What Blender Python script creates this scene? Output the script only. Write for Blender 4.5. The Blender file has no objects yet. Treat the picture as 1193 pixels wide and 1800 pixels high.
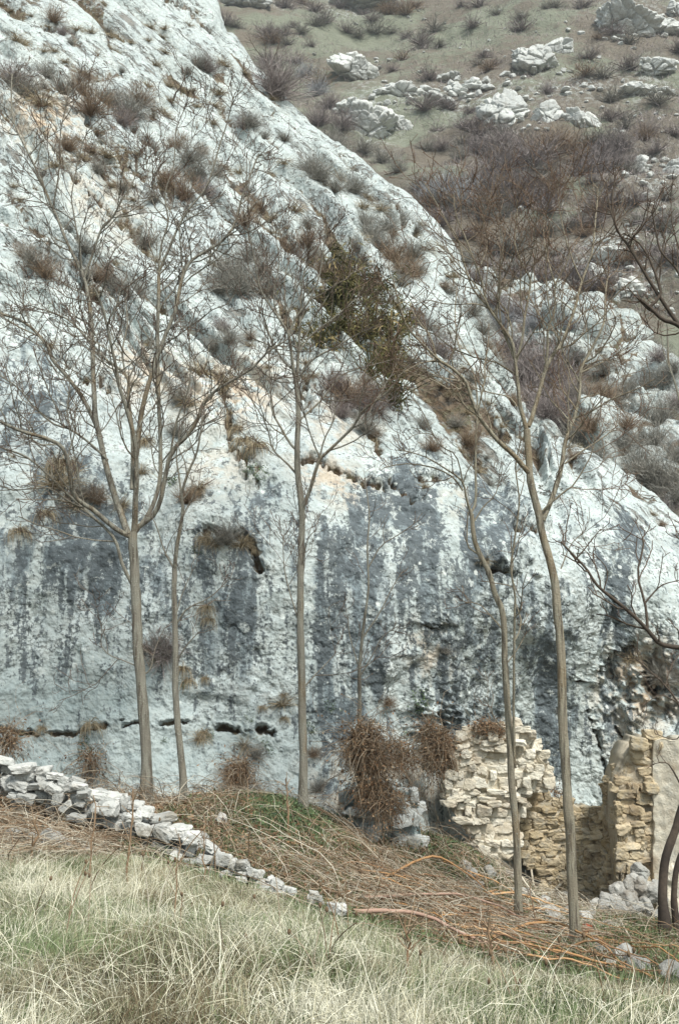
import bpy, bmesh, math, random
import numpy as np
R = math.radians
scene = bpy.context.scene
C = scene.collection
rng = np.random.default_rng(7)
random.seed(7)

# ---------------------------------------------------------------- camera, world, sun, exposure
F, CX, CY, PITCH = 1800.0, 596.5, 900.0, R(7.9)
CAM = np.array([0.0, 0.0, 1.6])
cam = bpy.data.cameras.new('camera'); co = bpy.data.objects.new('camera', cam); C.objects.link(co)
co.location = CAM; co.rotation_euler = (R(90) + PITCH, 0, 0)
cam.sensor_fit = 'VERTICAL'; cam.sensor_height = 36.0; cam.lens = 36.0 * F / 1800.0
cam.clip_start = 0.1; cam.clip_end = 2000
scene.camera = co
SUN_EL, SUN_AZ = R(54), R(152)          # azimuth measured clockwise from +Y: behind the camera, to the right
world = bpy.data.worlds.new('World'); scene.world = world; world.use_nodes = True
wn = world.node_tree.nodes; wl = world.node_tree.links
sky = wn.new('ShaderNodeTexSky'); sky.sky_type = 'NISHITA'; sky.sun_disc = False
sky.sun_elevation = SUN_EL; sky.sun_rotation = SUN_AZ; sky.air_density = 1.0; sky.dust_density = 3.0; sky.ozone_density = 1.0
hs = wn.new('ShaderNodeHueSaturation'); hs.inputs['Saturation'].default_value = 0.55
wl.new(sky.outputs[0], hs.inputs['Color'])
tn = wn.new('ShaderNodeMix'); tn.data_type = 'RGBA'; tn.blend_type = 'MULTIPLY'; tn.inputs[0].default_value = 1; tn.inputs[7].default_value = (0.93, 1.015, 0.975, 1)
wl.new(hs.outputs[0], tn.inputs[6]); wl.new(tn.outputs[2], wn['Background'].inputs['Color']); wn['Background'].inputs['Strength'].default_value = 0.078
sl = bpy.data.lights.new('sun', 'SUN'); sl.energy = 2.3; sl.angle = R(10); sl.color = (1.0, 0.985, 0.93)
so = bpy.data.objects.new('sun', sl); C.objects.link(so)
sd = np.array([math.sin(SUN_AZ) * math.cos(SUN_EL), math.cos(SUN_AZ) * math.cos(SUN_EL), math.sin(SUN_EL)])
from mathutils import Vector, Matrix
so.rotation_euler = Vector(tuple(sd)).to_track_quat('Z', 'Y').to_euler()
vs = scene.view_settings
vs.view_transform = 'Standard'; vs.look = 'None'; vs.gamma = 1; vs.use_curve_mapping = False; vs.exposure = 1.24
scene.cycles.use_denoising = True
scene.cycles.volume_bounces = 0
scene.cycles.max_bounces = 5; scene.cycles.diffuse_bounces = 3; scene.cycles.transparent_max_bounces = 4

# ---------------------------------------------------------------- numeric helpers
def P(px, py, Y):
    px, py, Y = np.broadcast_arrays(np.asarray(px, float), np.asarray(py, float), np.asarray(Y, float))
    a = (px - CX) / F; b = (CY - py) / F
    cp, sp = math.cos(PITCH), math.sin(PITCH)
    dy = cp - b * sp; dz = sp + b * cp
    s = Y / dy
    return np.stack([a * s, Y + 0 * s, CAM[2] + dz * s], -1)

def pix(p):
    d = np.asarray(p, float) - CAM
    cp, sp = math.cos(PITCH), math.sin(PITCH)
    f = d[..., 1] * cp + d[..., 2] * sp; u = -d[..., 1] * sp + d[..., 2] * cp
    return CX + F * d[..., 0] / f, CY - F * u / f

def norm(v):
    return v / np.maximum(np.linalg.norm(v, axis=-1, keepdims=True), 1e-9)

def sst(a, b, x):
    t = np.clip((x - a) / (b - a), 0, 1); return t * t * (3 - 2 * t)

def hash3(ix, iy, iz, s=0):
    h = (ix.astype(np.int64) * 374761393 + iy.astype(np.int64) * 668265263 + iz.astype(np.int64) * 2147483647 + s * 974711) & 0xffffffff
    h = ((h ^ (h >> 13)) * 1274126177) & 0xffffffff
    h = ((h ^ (h >> 16)) * 2246822519) & 0xffffffff
    return ((h ^ (h >> 15)) & 0xffffff) / float(0xffffff)

def vnoise(p, s=0):
    i = np.floor(p); f = p - i; i = i.astype(np.int64); f = f * f * f * (f * (f * 6 - 15) + 10)
    r = 0
    for a in (0, 1):
        for b in (0, 1):
            for c in (0, 1):
                w = (f[..., 0] if a else 1 - f[..., 0]) * (f[..., 1] if b else 1 - f[..., 1]) * (f[..., 2] if c else 1 - f[..., 2])
                r = r + w * hash3(i[..., 0] + a, i[..., 1] + b, i[..., 2] + c, s)
    return r * 2 - 1

def fbm(p, o=4, s=0, g=0.5):
    r = 0; a = 1; t = 0
    for k in range(o):
        r = r + a * vnoise(p * (2.03 ** k) + 17.3 * k, s + k); t += a; a *= g
    return r / t

def voro(p, s=0):
    i = np.floor(p).astype(np.int64); f = p - i
    f1 = np.full(p.shape[:-1], 9.0); f2 = f1.copy(); idv = np.zeros(p.shape[:-1])
    for a in (-1, 0, 1):
        for b in (-1, 0, 1):
            for c in (-1, 0, 1):
                cx_, cy_, cz_ = i[..., 0] + a, i[..., 1] + b, i[..., 2] + c
                dx = a + hash3(cx_, cy_, cz_, s) - f[..., 0]; dy = b + hash3(cx_, cy_, cz_, s + 1) - f[..., 1]; dz = c + hash3(cx_, cy_, cz_, s + 2) - f[..., 2]
                d = np.sqrt(dx * dx + dy * dy + dz * dz)
                n = d < f1
                f2 = np.where(n, f1, np.minimum(f2, d)); idv = np.where(n, hash3(cx_, cy_, cz_, s + 3), idv); f1 = np.where(n, d, f1)
    return f1, f2, idv

class RBF:
    def __init__(s, pts, vals, sc):
        s.p = np.array(pts, float) / sc; s.sc = sc; n = len(s.p)
        K = s.k(np.linalg.norm(s.p[:, None] - s.p[None], axis=-1)) + np.eye(n) * 1e-4
        A = np.zeros((n + 3, n + 3)); A[:n, :n] = K; A[:n, n] = 1; A[:n, n + 1:] = s.p; A[n, :n] = 1; A[n + 1:, :n] = s.p.T
        s.w = np.linalg.solve(A, np.concatenate([np.array(vals, float), np.zeros(3)]))
    def k(s, r):
        return r * r * np.log(r + 1e-9)
    def __call__(s, x, y):
        x = np.asarray(x, float) / s.sc; y = np.asarray(y, float) / s.sc
        o = s.w[-3] + s.w[-2] * x + s.w[-1] * y
        for q, w in zip(s.p, s.w):
            o = o + w * s.k(np.sqrt((x - q[0]) ** 2 + (y - q[1]) ** 2))
        return o

# ---------------------------------------------------------------- mesh helpers
class MB:
    def __init__(s): s.v = []; s.f = {}; s.t = []; s.n = 0
    def add(s, v, f, t=0.5):
        v = np.asarray(v, float).reshape(-1, 3); f = np.asarray(f, np.int64)
        s.v.append(v); s.f.setdefault(f.shape[1], []).append(f + s.n)
        s.t.append(np.broadcast_to(np.asarray(t, float).reshape(-1) if np.ndim(t) else np.full(len(v), t), (len(v),)))
        s.n += len(v)
    def data(s, name, mat, smooth=True, msk=None):
        me = bpy.data.meshes.new(name)
        v = np.concatenate(s.v); me.vertices.add(len(v)); me.vertices.foreach_set('co', v.astype(np.float32).ravel())
        idx = []; cnt = []
        for k, fs in s.f.items():
            a = np.concatenate(fs); idx.append(a.ravel()); cnt.append(np.full(len(a), k))
        idx = np.concatenate(idx); cnt = np.concatenate(cnt)
        me.loops.add(len(idx)); me.loops.foreach_set('vertex_index', idx.astype(np.int32))
        me.polygons.add(len(cnt)); st = np.concatenate([[0], np.cumsum(cnt)[:-1]])
        me.polygons.foreach_set('loop_start', st.astype(np.int32))
        me.polygons.foreach_set('use_smooth', np.full(len(cnt), bool(smooth)))
        at = me.attributes.new('tint', 'FLOAT', 'POINT'); at.data.foreach_set('value', np.concatenate(s.t).astype(np.float32))
        if msk is not None:
            at = me.attributes.new('msk', 'FLOAT_COLOR', 'POINT'); at.data.foreach_set('color', msk.astype(np.float32).ravel())
        me.update(calc_edges=True)
        me.materials.append(mat)
        return me
    def build(s, name, mat, parent=None, smooth=True, msk=None, loc=None):
        return link(name, s.data(name, mat, smooth, msk), parent, loc)

def link(name, me, parent=None, loc=None, rz=0.0, sc=1.0):
    o = bpy.data.objects.new(name, me); C.objects.link(o)
    if parent is not None: o.parent = parent
    if loc is not None: o.location = tuple(float(q) for q in loc)
    o.rotation_euler = (0, 0, rz); o.scale = (sc, sc, sc) if np.ndim(sc) == 0 else sc
    return o

def tag(o, label=None, cat=None, group=None, kind=None):
    if label: o['label'] = label
    if cat: o['category'] = cat
    if group: o['group'] = group
    if kind: o['kind'] = kind
    return o

def empty(name, loc):
    o = bpy.data.objects.new(name, None); C.objects.link(o); o.location = tuple(float(q) for q in loc); o.empty_display_size = 0.1
    return o

def gridfaces(nr, nc):
    i = np.arange(nr * nc).reshape(nr, nc)
    return np.stack([i[:-1, :-1], i[:-1, 1:], i[1:, 1:], i[1:, :-1]], -1).reshape(-1, 4)

def tubes(mb, pts, rad, k=4, tint=0.5):
    """pts (N,m,3), rad (N,m): N round tubes added to mb"""
    pts = np.asarray(pts, float); rad = np.asarray(rad, float); N, m = rad.shape
    t = norm(np.gradient(pts, axis=1))
    ref = norm(rng.normal(size=(N, 1, 3)) * 0.2 + np.array([1.0, 0.35, 0.1]))
    u = norm(np.cross(t, np.broadcast_to(ref, t.shape))); w = np.cross(t, u)
    a = np.arange(k) * 2 * math.pi / k
    ring = pts[:, :, None] + rad[:, :, None, None] * (np.cos(a)[:, None] * u[:, :, None] + np.sin(a)[:, None] * w[:, :, None])
    i = np.arange(N * m * k).reshape(N, m, k); j = np.roll(i, -1, axis=2)
    f = np.stack([i[:, :-1], j[:, :-1], j[:, 1:], i[:, 1:]], -1).reshape(-1, 4)
    tt = np.broadcast_to(np.asarray(tint, float).reshape(N, -1, 1) if np.ndim(tint) else np.full((1, 1, 1), tint), (N, m, k)).ravel()
    mb.add(ring.reshape(-1, 3), f, tt)

def ribbons(mb, pts, wid, tint=0.5, side=None):
    """pts (N,m,3), wid (N,m): N flat blades"""
    N, m = wid.shape
    t = norm(np.gradient(pts, axis=1))
    ref = norm(rng.normal(size=(N, 1, 3))) if side is None else side
    u = norm(np.cross(t, np.broadcast_to(ref, t.shape)))
    a = pts - u * wid[..., None] / 2; b = pts + u * wid[..., None] / 2
    v = np.stack([a, b], 2).reshape(-1, 3)
    i = np.arange(N * m * 2).reshape(N, m, 2)
    f = np.stack([i[:, :-1, 0], i[:, :-1, 1], i[:, 1:, 1], i[:, 1:, 0]], -1).reshape(-1, 4)
    tt = np.broadcast_to(np.asarray(tint, float).reshape(N, -1, 1) if np.ndim(tint) else np.full((1, 1, 1), tint), (N, m, 2)).ravel()
    mb.add(v, f, tt)

_ico = {}
def ico(n):
    if n not in _ico:
        bm = bmesh.new(); bmesh.ops.create_icosphere(bm, subdivisions=n, radius=1)
        bm.verts.ensure_lookup_table()
        v = np.array([q.co[:] for q in bm.verts]); f = np.array([[x.index for x in q.verts] for q in bm.faces]); bm.free()
        _ico[n] = (norm(v), f)
    return _ico[n]

def rock(sub, npl=12, rough=0.05, seed=None, sharp=0.75):
    """a faceted, slightly rough stone of about unit radius"""
    g = np.random.default_rng(seed if seed is not None else int(rng.integers(1 << 30)))
    n, f = ico(sub)
    pl = norm(g.normal(size=(npl, 3))); d = g.uniform(sharp, 1.0, npl)
    den = np.maximum(n @ pl.T, 1e-3)
    r = np.minimum((d[None] / den).min(1), 1.15)
    o = g.uniform(0, 50, 3)
    r = r * (1 + rough * fbm(n * 3 + o, 3, int(g.integers(99))))
    return n * r[:, None], f

def block(sub, rough=0.06, seed=0):
    """a roughly squared building stone with broken corners"""
    g = np.random.default_rng(seed); n, f = ico(sub)
    ax = np.concatenate([np.eye(3), -np.eye(3)]); pl = norm(np.concatenate([ax + g.normal(size=(6, 3)) * .17, norm(g.normal(size=(5, 3)))]))
    d = np.concatenate([g.uniform(.62, .80, 6), g.uniform(.80, 1.05, 5)])
    r = np.minimum((d[None] / np.maximum(n @ pl.T, 1e-3)).min(1), 1.25)
    r = r * (1 + rough * fbm(n * 3.5 + g.uniform(0, 50, 3), 3, int(g.integers(99))))
    return n * r[:, None] * 1.12, f

def rotm(g=None):
    g = g or rng
    q = norm(g.normal(size=4)); w, x, y, z = q
    return np.array([[1-2*(y*y+z*z), 2*(x*y-z*w), 2*(x*z+y*w)], [2*(x*y+z*w), 1-2*(x*x+z*z), 2*(y*z-x*w)], [2*(x*z-y*w), 2*(y*z+x*w), 1-2*(x*x+y*y)]])

# ---------------------------------------------------------------- material helpers
class NT:
    def __init__(s, name):
        s.m = bpy.data.materials.new(name); s.m.use_nodes = True; s.t = s.m.node_tree; s.b = s.t.nodes['Principled BSDF']
        s.b.inputs['Roughness'].default_value = 0.9; s.b.inputs['Specular IOR Level'].default_value = 0.2
        s.geo = None
    def n(s, typ, **k):
        x = s.t.nodes.new(typ)
        for a, b in k.items(): setattr(x, a, b)
        return x
    def l(s, a, b): s.t.links.new(a, b)
    def put(s, sock, v):
        if hasattr(v, 'is_output') or isinstance(v, bpy.types.NodeSocket): s.l(v, sock)
        else: sock.default_value = v
    def pos(s):
        if not s.geo: s.geo = s.n('ShaderNodeNewGeometry')
        return s.geo.outputs['Position']
    def mapv(s, sc, loc=(0, 0, 0), rot=(0, 0, 0), src=None):
        x = s.n('ShaderNodeMapping'); x.inputs['Scale'].default_value = sc; x.inputs['Location'].default_value = loc; x.inputs['Rotation'].default_value = rot
        s.l(src or s.pos(), x.inputs['Vector']); return x.outputs[0]
    def noise(s, vec, scale, detail=4, rough=0.5, dist=0.0):
        x = s.n('ShaderNodeTexNoise'); s.l(vec, x.inputs['Vector'])
        x.inputs['Scale'].default_value = scale; x.inputs['Detail'].default_value = detail; x.inputs['Roughness'].default_value = rough; x.inputs['Distortion'].default_value = dist
        return x.outputs['Fac']
    def vor(s, vec, scale, feat='F1'):
        x = s.n('ShaderNodeTexVoronoi'); x.feature = feat; s.l(vec, x.inputs['Vector']); x.inputs['Scale'].default_value = scale
        return x.outputs['Distance']
    def math(s, op, a, b=0.0, c=0.0, clamp=False):
        x = s.n('ShaderNodeMath', operation=op); x.use_clamp = clamp
        s.put(x.inputs[0], a); s.put(x.inputs[1], b); s.put(x.inputs[2], c); return x.outputs[0]
    def step(s, v, a, b, lo=0.0, hi=1.0):
        x = s.n('ShaderNodeMapRange'); x.interpolation_type = 'SMOOTHSTEP'; s.put(x.inputs['Value'], v)
        x.inputs['From Min'].default_value = a; x.inputs['From Max'].default_value = b
        x.inputs['To Min'].default_value = lo; x.inputs['To Max'].default_value = hi
        return x.outputs[0]
    def mix(s, f, a, b, mode='MIX'):
        x = s.n('ShaderNodeMix', data_type='RGBA'); x.blend_type = mode; x.clamp_factor = True
        s.put(x.inputs[0], f)
        for q, v in ((6, a), (7, b)):
            if isinstance(v, tuple): v = (v[0], v[1], v[2], 1)
            s.put(x.inputs[q], v)
        return x.outputs[2]
    def ramp(s, f, cols):
        x = s.n('ShaderNodeValToRGB'); s.l(f, x.inputs[0]); e = x.color_ramp.elements
        while len(e) < len(cols): e.new(0.5)
        for q, (p, c) in zip(e, cols): q.position = p; q.color = (*c, 1)
        return x.outputs[0]
    def attr(s, name):
        return s.n('ShaderNodeAttribute', attribute_name=name)
    def out(s, col, bump=None, dist=0.02, strength=1.0):
        s.put(s.b.inputs['Base Color'], col)
        if bump is not None:
            x = s.n('ShaderNodeBump'); x.inputs['Distance'].default_value = dist; x.inputs['Strength'].default_value = strength
            s.l(bump, x.inputs['Height']); s.l(x.outputs[0], s.b.inputs['Normal'])
        return s.m

def tint_mat(name, cols, rough=0.85, trans=0.0, nscale=None, namt=0.3):
    m = NT(name); t = m.attr('tint').outputs['Fac']
    c = m.ramp(t, cols)
    if nscale:
        n = m.noise(m.pos(), nscale, 3, 0.6)
        c = m.mix(m.step(n, 0.35, 0.7, 0, namt), c, (0.02, 0.018, 0.014))
    m.b.inputs['Roughness'].default_value = rough
    m.out(c)
    return m.m

# limestone of the cliff: msk R = dark lichen/water stain, G = tan fresh rock, B = soil in cracks, A = smooth teal grey
def cliff_mat():
    m = NT('cliff_limestone')
    a = m.attr('msk'); sp = m.n('ShaderNodeSeparateColor'); m.l(a.outputs['Color'], sp.inputs[0])
    dark, tan, soil, teal = sp.outputs[0], sp.outputs[1], sp.outputs[2], a.outputs['Alpha']
    p = m.pos()
    big = m.noise(p, 0.45, 5, 0.55)
    med = m.noise(p, 2.2, 6, 0.6)
    fine = m.noise(p, 11, 4, 0.62)
    spk = m.noise(p, 22, 2, 0.6)
    stv = m.mapv((3.2, 3.2, 0.28)); st = m.noise(stv, 1.0, 6, 0.55, 0.4)
    stv2 = m.mapv((7.0, 7.0, 0.5), (3, 1, 2)); st2 = m.noise(stv2, 1.0, 5, 0.6, 0.3)
    base = m.ramp(med, [(0.25, (0.29, 0.325, 0.315)), (0.45, (0.43, 0.48, 0.47)), (0.72, (0.62, 0.665, 0.645))])
    base = m.mix(m.step(big, 0.4, 0.7, 0, 0.35), base, (0.42, 0.47, 0.49))
    base = m.mix(m.step(fine, 0.50, 0.68, 0, 0.6), base, (0.23, 0.24, 0.225))
    base = m.mix(m.step(m.math('MULTIPLY', spk, m.step(med, .35, .65, .8, 1.15)), 0.58, 0.66, 0, 0.6), base, (0.11, 0.115, 0.105))
    base = m.mix(m.step(m.noise(m.mapv((1, 1, 1), (7, 3, 1)), 4.0, 6, 0.72), 0.60, 0.68, 0, 0.55), base, (0.20, 0.205, 0.19))
    # smooth teal grey sheet
    base = m.mix(m.math('MULTIPLY', teal, m.step(med, 0.25, 0.6, 0.45, 0.95)), base, m.mix(fine, (0.19, 0.235, 0.24), (0.33, 0.39, 0.385)))
    # fresh tan rock
    tf = m.math('MULTIPLY', tan, m.step(m.noise(p, 3.5, 6, 0.68), 0.40, 0.56))
    base = m.mix(tf, base, m.ramp(fine, [(0.3, (0.30, 0.20, 0.12)), (0.6, (0.55, 0.44, 0.32))]))
    # blue grey water streaks
    s1 = m.step(m.math('ADD', m.math('MULTIPLY', m.math('SUBTRACT', st, .5), 1.7), m.math('MULTIPLY', dark, 0.75)), 0.42, 0.75)
    base = m.mix(m.math('MULTIPLY', s1, 0.85), base, m.mix(st2, (0.085, 0.112, 0.13), (0.22, 0.265, 0.285)))
    # black speckled lichen
    d = m.math('ADD', m.math('MULTIPLY', dark, 0.60), m.math('ADD', m.math('MULTIPLY', m.math('SUBTRACT', st2, 0.5), 1.4), m.math('MULTIPLY', m.math('SUBTRACT', st, 0.5), 0.9)))
    st3 = m.noise(m.mapv((14, 14, 1.3), (5, 2, 7)), 1.0, 4, .6)
    d = m.math('ADD', d, m.math('ADD', m.math('MULTIPLY', m.math('SUBTRACT', st3, .5), 0.7), m.math('MULTIPLY', m.math('SUBTRACT', m.noise(p, 9, 6, 0.72), 0.5), 1.05)))
    d = m.math('ADD', d, m.math('MULTIPLY', m.math('SUBTRACT', spk, 0.5), 0.9))
    base = m.mix(m.step(d, 0.33, 0.54, 0, 0.88), base, m.mix(fine, (0.035, 0.043, 0.048), (0.15, 0.17, 0.18)))
    # pale round lichens
    lv = m.vor(m.math('ADD', 0, 0) if False else m.mapv((1, 1, 1)), 2.6)
    ln = m.math('ADD', lv, m.math('MULTIPLY', m.math('SUBTRACT', m.noise(p, 12, 4, 0.7), 0.5), 0.35))
    lf = m.math('MULTIPLY', m.step(ln, 0.07, 0.11, 1, 0), m.step(dark, 0.15, 0.5))
    base = m.mix(m.math('MULTIPLY', lf, 0.85), base, (0.62, 0.65, 0.62))
    wp = m.math('MULTIPLY', m.step(m.noise(p, 5.5, 6, 0.75), 0.57, 0.63), m.step(dark, 0.1, 0.6))
    base = m.mix(m.math('MULTIPLY', wp, 0.7), base, (0.55, 0.585, 0.56))
    # hairline cracks and small rusty pits along the bedding
    up = m.attr('tint').outputs['Fac']
    rt = m.mapv((1, 1, 1), (0, 0, 0), (0, R(-46), 0)); an = m.mapv((.38, .9, 1.9), (4, 2, 9), (0, 0, 0), rt)
    cn_ = m.noise(an, 1.0, 5, .62, .2); ck = m.step(m.math('ABSOLUTE', m.math('SUBTRACT', cn_, .5)), .0, .016, 1, 0)
    ck = m.math('MULTIPLY', ck, m.step(m.noise(p, .8, 3, .6), .42, .54))
    pit = m.step(m.math('ADD', m.noise(m.mapv((1.0, 2.2, 5.0), (1, 1, 1), (0, 0, 0), rt), 1.0, 5, .7), m.math('MULTIPLY', m.math('SUBTRACT', big, .5), .5)), .585, .66)
    cu = m.math('MULTIPLY', m.math('MAXIMUM', ck, m.math('MULTIPLY', pit, .75)), m.step(up, .15, .6, .05, 1))
    base = m.mix(m.math('MULTIPLY', cu, .85), base, m.mix(fine, (0.05, 0.038, 0.028), (0.17, 0.12, 0.08)))
    # soil, moss and roots in the cracks
    sf = m.step(m.math('ADD', soil, m.math('MULTIPLY', m.math('SUBTRACT', m.noise(p, 7, 5, 0.7), 0.5), 0.9)), 0.42, 0.68)
    base = m.mix(m.math('MULTIPLY', sf, 0.92), base, m.ramp(m.noise(p, 5, 4, 0.6), [(0.3, (0.03, 0.022, 0.014)), (0.5, (0.12, 0.078, 0.045)), (0.7, (0.10, 0.095, 0.05))]))
    h = m.math('ADD', m.math('MULTIPLY', m.noise(p, 9, 2, .5), 0.7), m.math('MULTIPLY', m.noise(p, 2.6, 4, .55), 1.5))
    h = m.math('SUBTRACT', h, m.math('MULTIPLY', cu, .8))
    return m.out(base, h, 0.10, 0.9)

def stone_mat(name, lo, hi, dirt=(0.12, 0.085, 0.05), damt=0.6, patch=(0.2, 0.2, 0.19)):
    m = NT(name); p = m.pos(); t = m.attr('tint').outputs['Fac']
    n = m.noise(p, 9, 6, 0.65); k = m.noise(p, 38, 4, 0.7)
    c = m.mix(t, lo, hi)
    c = m.mix(m.step(n, 0.45, 0.68, 0, 0.55), c, patch)
    c = m.mix(m.step(k, 0.55, 0.7, 0, 0.5), c, dirt)
    c = m.mix(m.step(m.noise(p, 2.5, 5, 0.6), 0.5, 0.68, 0, damt), c, dirt)
    return m.out(c, m.math('ADD', n, m.math('MULTIPLY', k, 0.4)), 0.03, 0.9)

def bark_mat(name='grey_bark', k=1.0, warm=0.0):
    m = NT(name); p = m.pos(); t = m.attr('tint').outputs['Fac']
    c = m.ramp(t, [(0.0, (0.16, 0.088, 0.06)), (0.35, (0.29, 0.24, 0.185)), (0.7, (0.37, 0.345, 0.275)), (1.0, (0.33, 0.30, 0.235))])
    v = m.noise(m.mapv((26, 26, 2.2)), 1.0, 5, 0.65); s = m.noise(p, 60, 3, 0.7); q = m.noise(m.mapv((3, 3, .9)), 1.0, 4, 0.6)
    big = m.step(t, 0.5, 0.8)
    c = m.mix(1.0, c, (k + warm * .25, k, k - warm * .4), 'MULTIPLY')
    c = m.mix(m.math('MULTIPLY', big, m.step(v, 0.47, 0.60, 0, 0.8)), c, (0.10, 0.08, 0.06))
    c = m.mix(m.math('MULTIPLY', big, m.step(q, 0.5, 0.62, 0, 0.5)), c, (0.24, 0.165, 0.085))
    c = m.mix(m.math('MULTIPLY', big, m.step(s, 0.57, 0.66, 0, 0.6)), c, (0.44, 0.44, 0.39))
    return m.out(c, m.math('ADD', v, m.math('MULTIPLY', s, .3)), 0.05, 1.0)

def soil_mat():
    m = NT('soil_and_litter'); p = m.pos()
    n = m.noise(p, 2.2, 6, 0.65); k = m.noise(p, 40, 4, 0.7)
    c = m.ramp(n, [(0.3, (0.085, 0.065, 0.042)), (0.48, (0.16, 0.13, 0.09)), (0.58, (0.085, 0.105, 0.045)), (0.72, (0.27, 0.25, 0.20))])
    c = m.mix(m.step(k, 0.4, 0.65, 0, 0.6), c, (0.05, 0.04, 0.028))
    return m.out(c, k, 0.03, 1.0)

def hill_mat():
    m = NT('far_hillside'); p = m.pos()
    a = m.attr('msk'); sp = m.n('ShaderNodeSeparateColor'); m.l(a.outputs['Color'], sp.inputs[0])
    n = m.noise(m.mapv((1, 1, 1.8)), 0.09, 7, 0.68); k = m.noise(m.mapv((1, 1, 2.0)), 0.9, 6, 0.7); f = m.noise(p, 4.0, 4, 0.7)
    g = m.mix(m.math('ADD', m.math('MULTIPLY', k, .6), m.math('MULTIPLY', f, .4)), (0.08, 0.088, 0.062), (0.28, 0.29, 0.22))
    b = m.mix(k, (0.075, 0.062, 0.048), (0.22, 0.19, 0.15))
    w = m.math('ADD', m.math('ADD', n, m.math('MULTIPLY', m.math('SUBTRACT', k, 0.5), 0.5)), m.math('MULTIPLY', m.math('SUBTRACT', 0.5, sp.outputs[0]), 0.45))
    c = m.mix(m.step(w, 0.47, 0.63), g, b)
    c = m.mix(m.step(f, 0.56, 0.72, 0, 0.5), c, (0.08, 0.07, 0.06))
    r = m.math('MULTIPLY', sp.outputs[1], m.step(m.noise(p, 1.3, 6, 0.75), 0.50, 0.58))
    c = m.mix(r, c, m.mix(f, (0.32, 0.34, 0.33), (0.60, 0.62, 0.59)))
    return m.out(c, m.math('ADD', k, m.math('MULTIPLY', f, 0.4)), 0.35, 0.9)

M = dict(
    cliff=cliff_mat(),
    hill=hill_mat(), soil=soil_mat(),
    hrock=stone_mat('hillside_rock', (0.38, 0.39, 0.38), (0.66, 0.67, 0.64), (0.15, 0.12, 0.09), 0.4, (0.24, 0.25, 0.24)),
    wstone=stone_mat('white_limestone', (0.27, 0.27, 0.255), (0.62, 0.61, 0.575), (0.19, 0.155, 0.105), 0.6, (0.31, 0.33, 0.32)),
    gstone=stone_mat('fallen_stone', (0.22, 0.215, 0.20), (0.50, 0.48, 0.44), (0.16, 0.12, 0.08), 0.6, (0.27, 0.28, 0.27)),
    rstone=stone_mat('ruin_stone', (0.46, 0.40, 0.30), (0.74, 0.69, 0.58), (0.26, 0.19, 0.12), 0.55, (0.54, 0.53, 0.48)),
    bstone=stone_mat('brown_ruin_stone', (0.38, 0.30, 0.185), (0.60, 0.50, 0.35), (0.17, 0.115, 0.065), 0.6, (0.34, 0.34, 0.31)),
    mortar=stone_mat('lime_mortar', (0.44, 0.375, 0.275), (0.60, 0.54, 0.43), (0.20, 0.14, 0.08), 0.5, (0.38, 0.34, 0.27)),
    plaster=stone_mat('lime_plaster', (0.66, 0.59, 0.46), (0.74, 0.69, 0.58), (0.36, 0.28, 0.19), 0.75, (0.56, 0.55, 0.49)),
    bark=bark_mat('grey_bark', .74, -.06), tbark=bark_mat('tan_bark', .92, .12),
    dbark=tint_mat('dark_bark', [(0.0, (0.15, 0.10, 0.075)), (0.5, (0.11, 0.085, 0.065)), (1.0, (0.05, 0.04, 0.034))], 0.9, nscale=25, namt=0.4),
    shp=tint_mat('purple_brown_twigs', [(0, (0.12, 0.095, 0.09)), (0.5, (0.25, 0.21, 0.20)), (1, (0.40, 0.355, 0.34))]),
    shg=tint_mat('grey_twigs', [(0, (0.12, 0.11, 0.09)), (0.5, (0.24, 0.225, 0.195)), (1, (0.38, 0.365, 0.33))]),
    sho=tint_mat('russet_twigs', [(0, (0.13, 0.085, 0.055)), (0.5, (0.24, 0.17, 0.115)), (1, (0.36, 0.28, 0.20))]),
    shl=tint_mat('silver_grey_twigs', [(0, (0.20, 0.20, 0.21)), (0.5, (0.32, 0.32, 0.335)), (1, (0.46, 0.46, 0.475))]),
    shv=tint_mat('olive_needles', [(0, (0.035, 0.038, 0.016)), (0.5, (0.115, 0.105, 0.042)), (1, (0.25, 0.19, 0.09))]),
    tuft=tint_mat('dry_tuft', [(0, (0.14, 0.105, 0.06)), (0.5, (0.28, 0.225, 0.145)), (1, (0.46, 0.40, 0.29))]),
    straw=tint_mat('straw', [(0, (0.13, 0.095, 0.055)), (0.3, (0.31, 0.275, 0.175)), (0.65, (0.53, 0.50, 0.37)), (1, (0.76, 0.73, 0.60))], 0.7),
    green=tint_mat('green_blades', [(0, (0.05, 0.075, 0.028)), (0.5, (0.155, 0.205, 0.09)), (1, (0.33, 0.38, 0.22))], 0.7),
    bram=tint_mat('bramble_stems', [(0, (0.10, 0.07, 0.042)), (0.35, (0.25, 0.165, 0.10)), (0.65, (0.36, 0.29, 0.21)), (1, (0.58, 0.53, 0.43))]),
    leafb=tint_mat('dead_leaves', [(0, (0.07, 0.04, 0.02)), (0.5, (0.20, 0.11, 0.06)), (1, (0.36, 0.26, 0.16))]),
    leafg=tint_mat('ivy_leaves', [(0, (0.03, 0.05, 0.025)), (0.5, (0.075, 0.12, 0.055)), (1, (0.17, 0.22, 0.11))], 0.6),
    cane=tint_mat('orange_cane', [(0, (0.24, 0.14, 0.085)), (0.4, (0.36, 0.21, 0.11)), (0.6, (0.48, 0.26, 0.11)), (1, (0.58, 0.42, 0.27))], 0.5),
    pink=tint_mat('faded_pole', [(0, (0.30, 0.18, 0.13)), (1, (0.48, 0.33, 0.26))], 0.7),
    brick=tint_mat('red_clay', [(0, (0.30, 0.05, 0.025)), (1, (0.42, 0.09, 0.04))], 0.8, nscale=30, namt=0.4),
)

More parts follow.
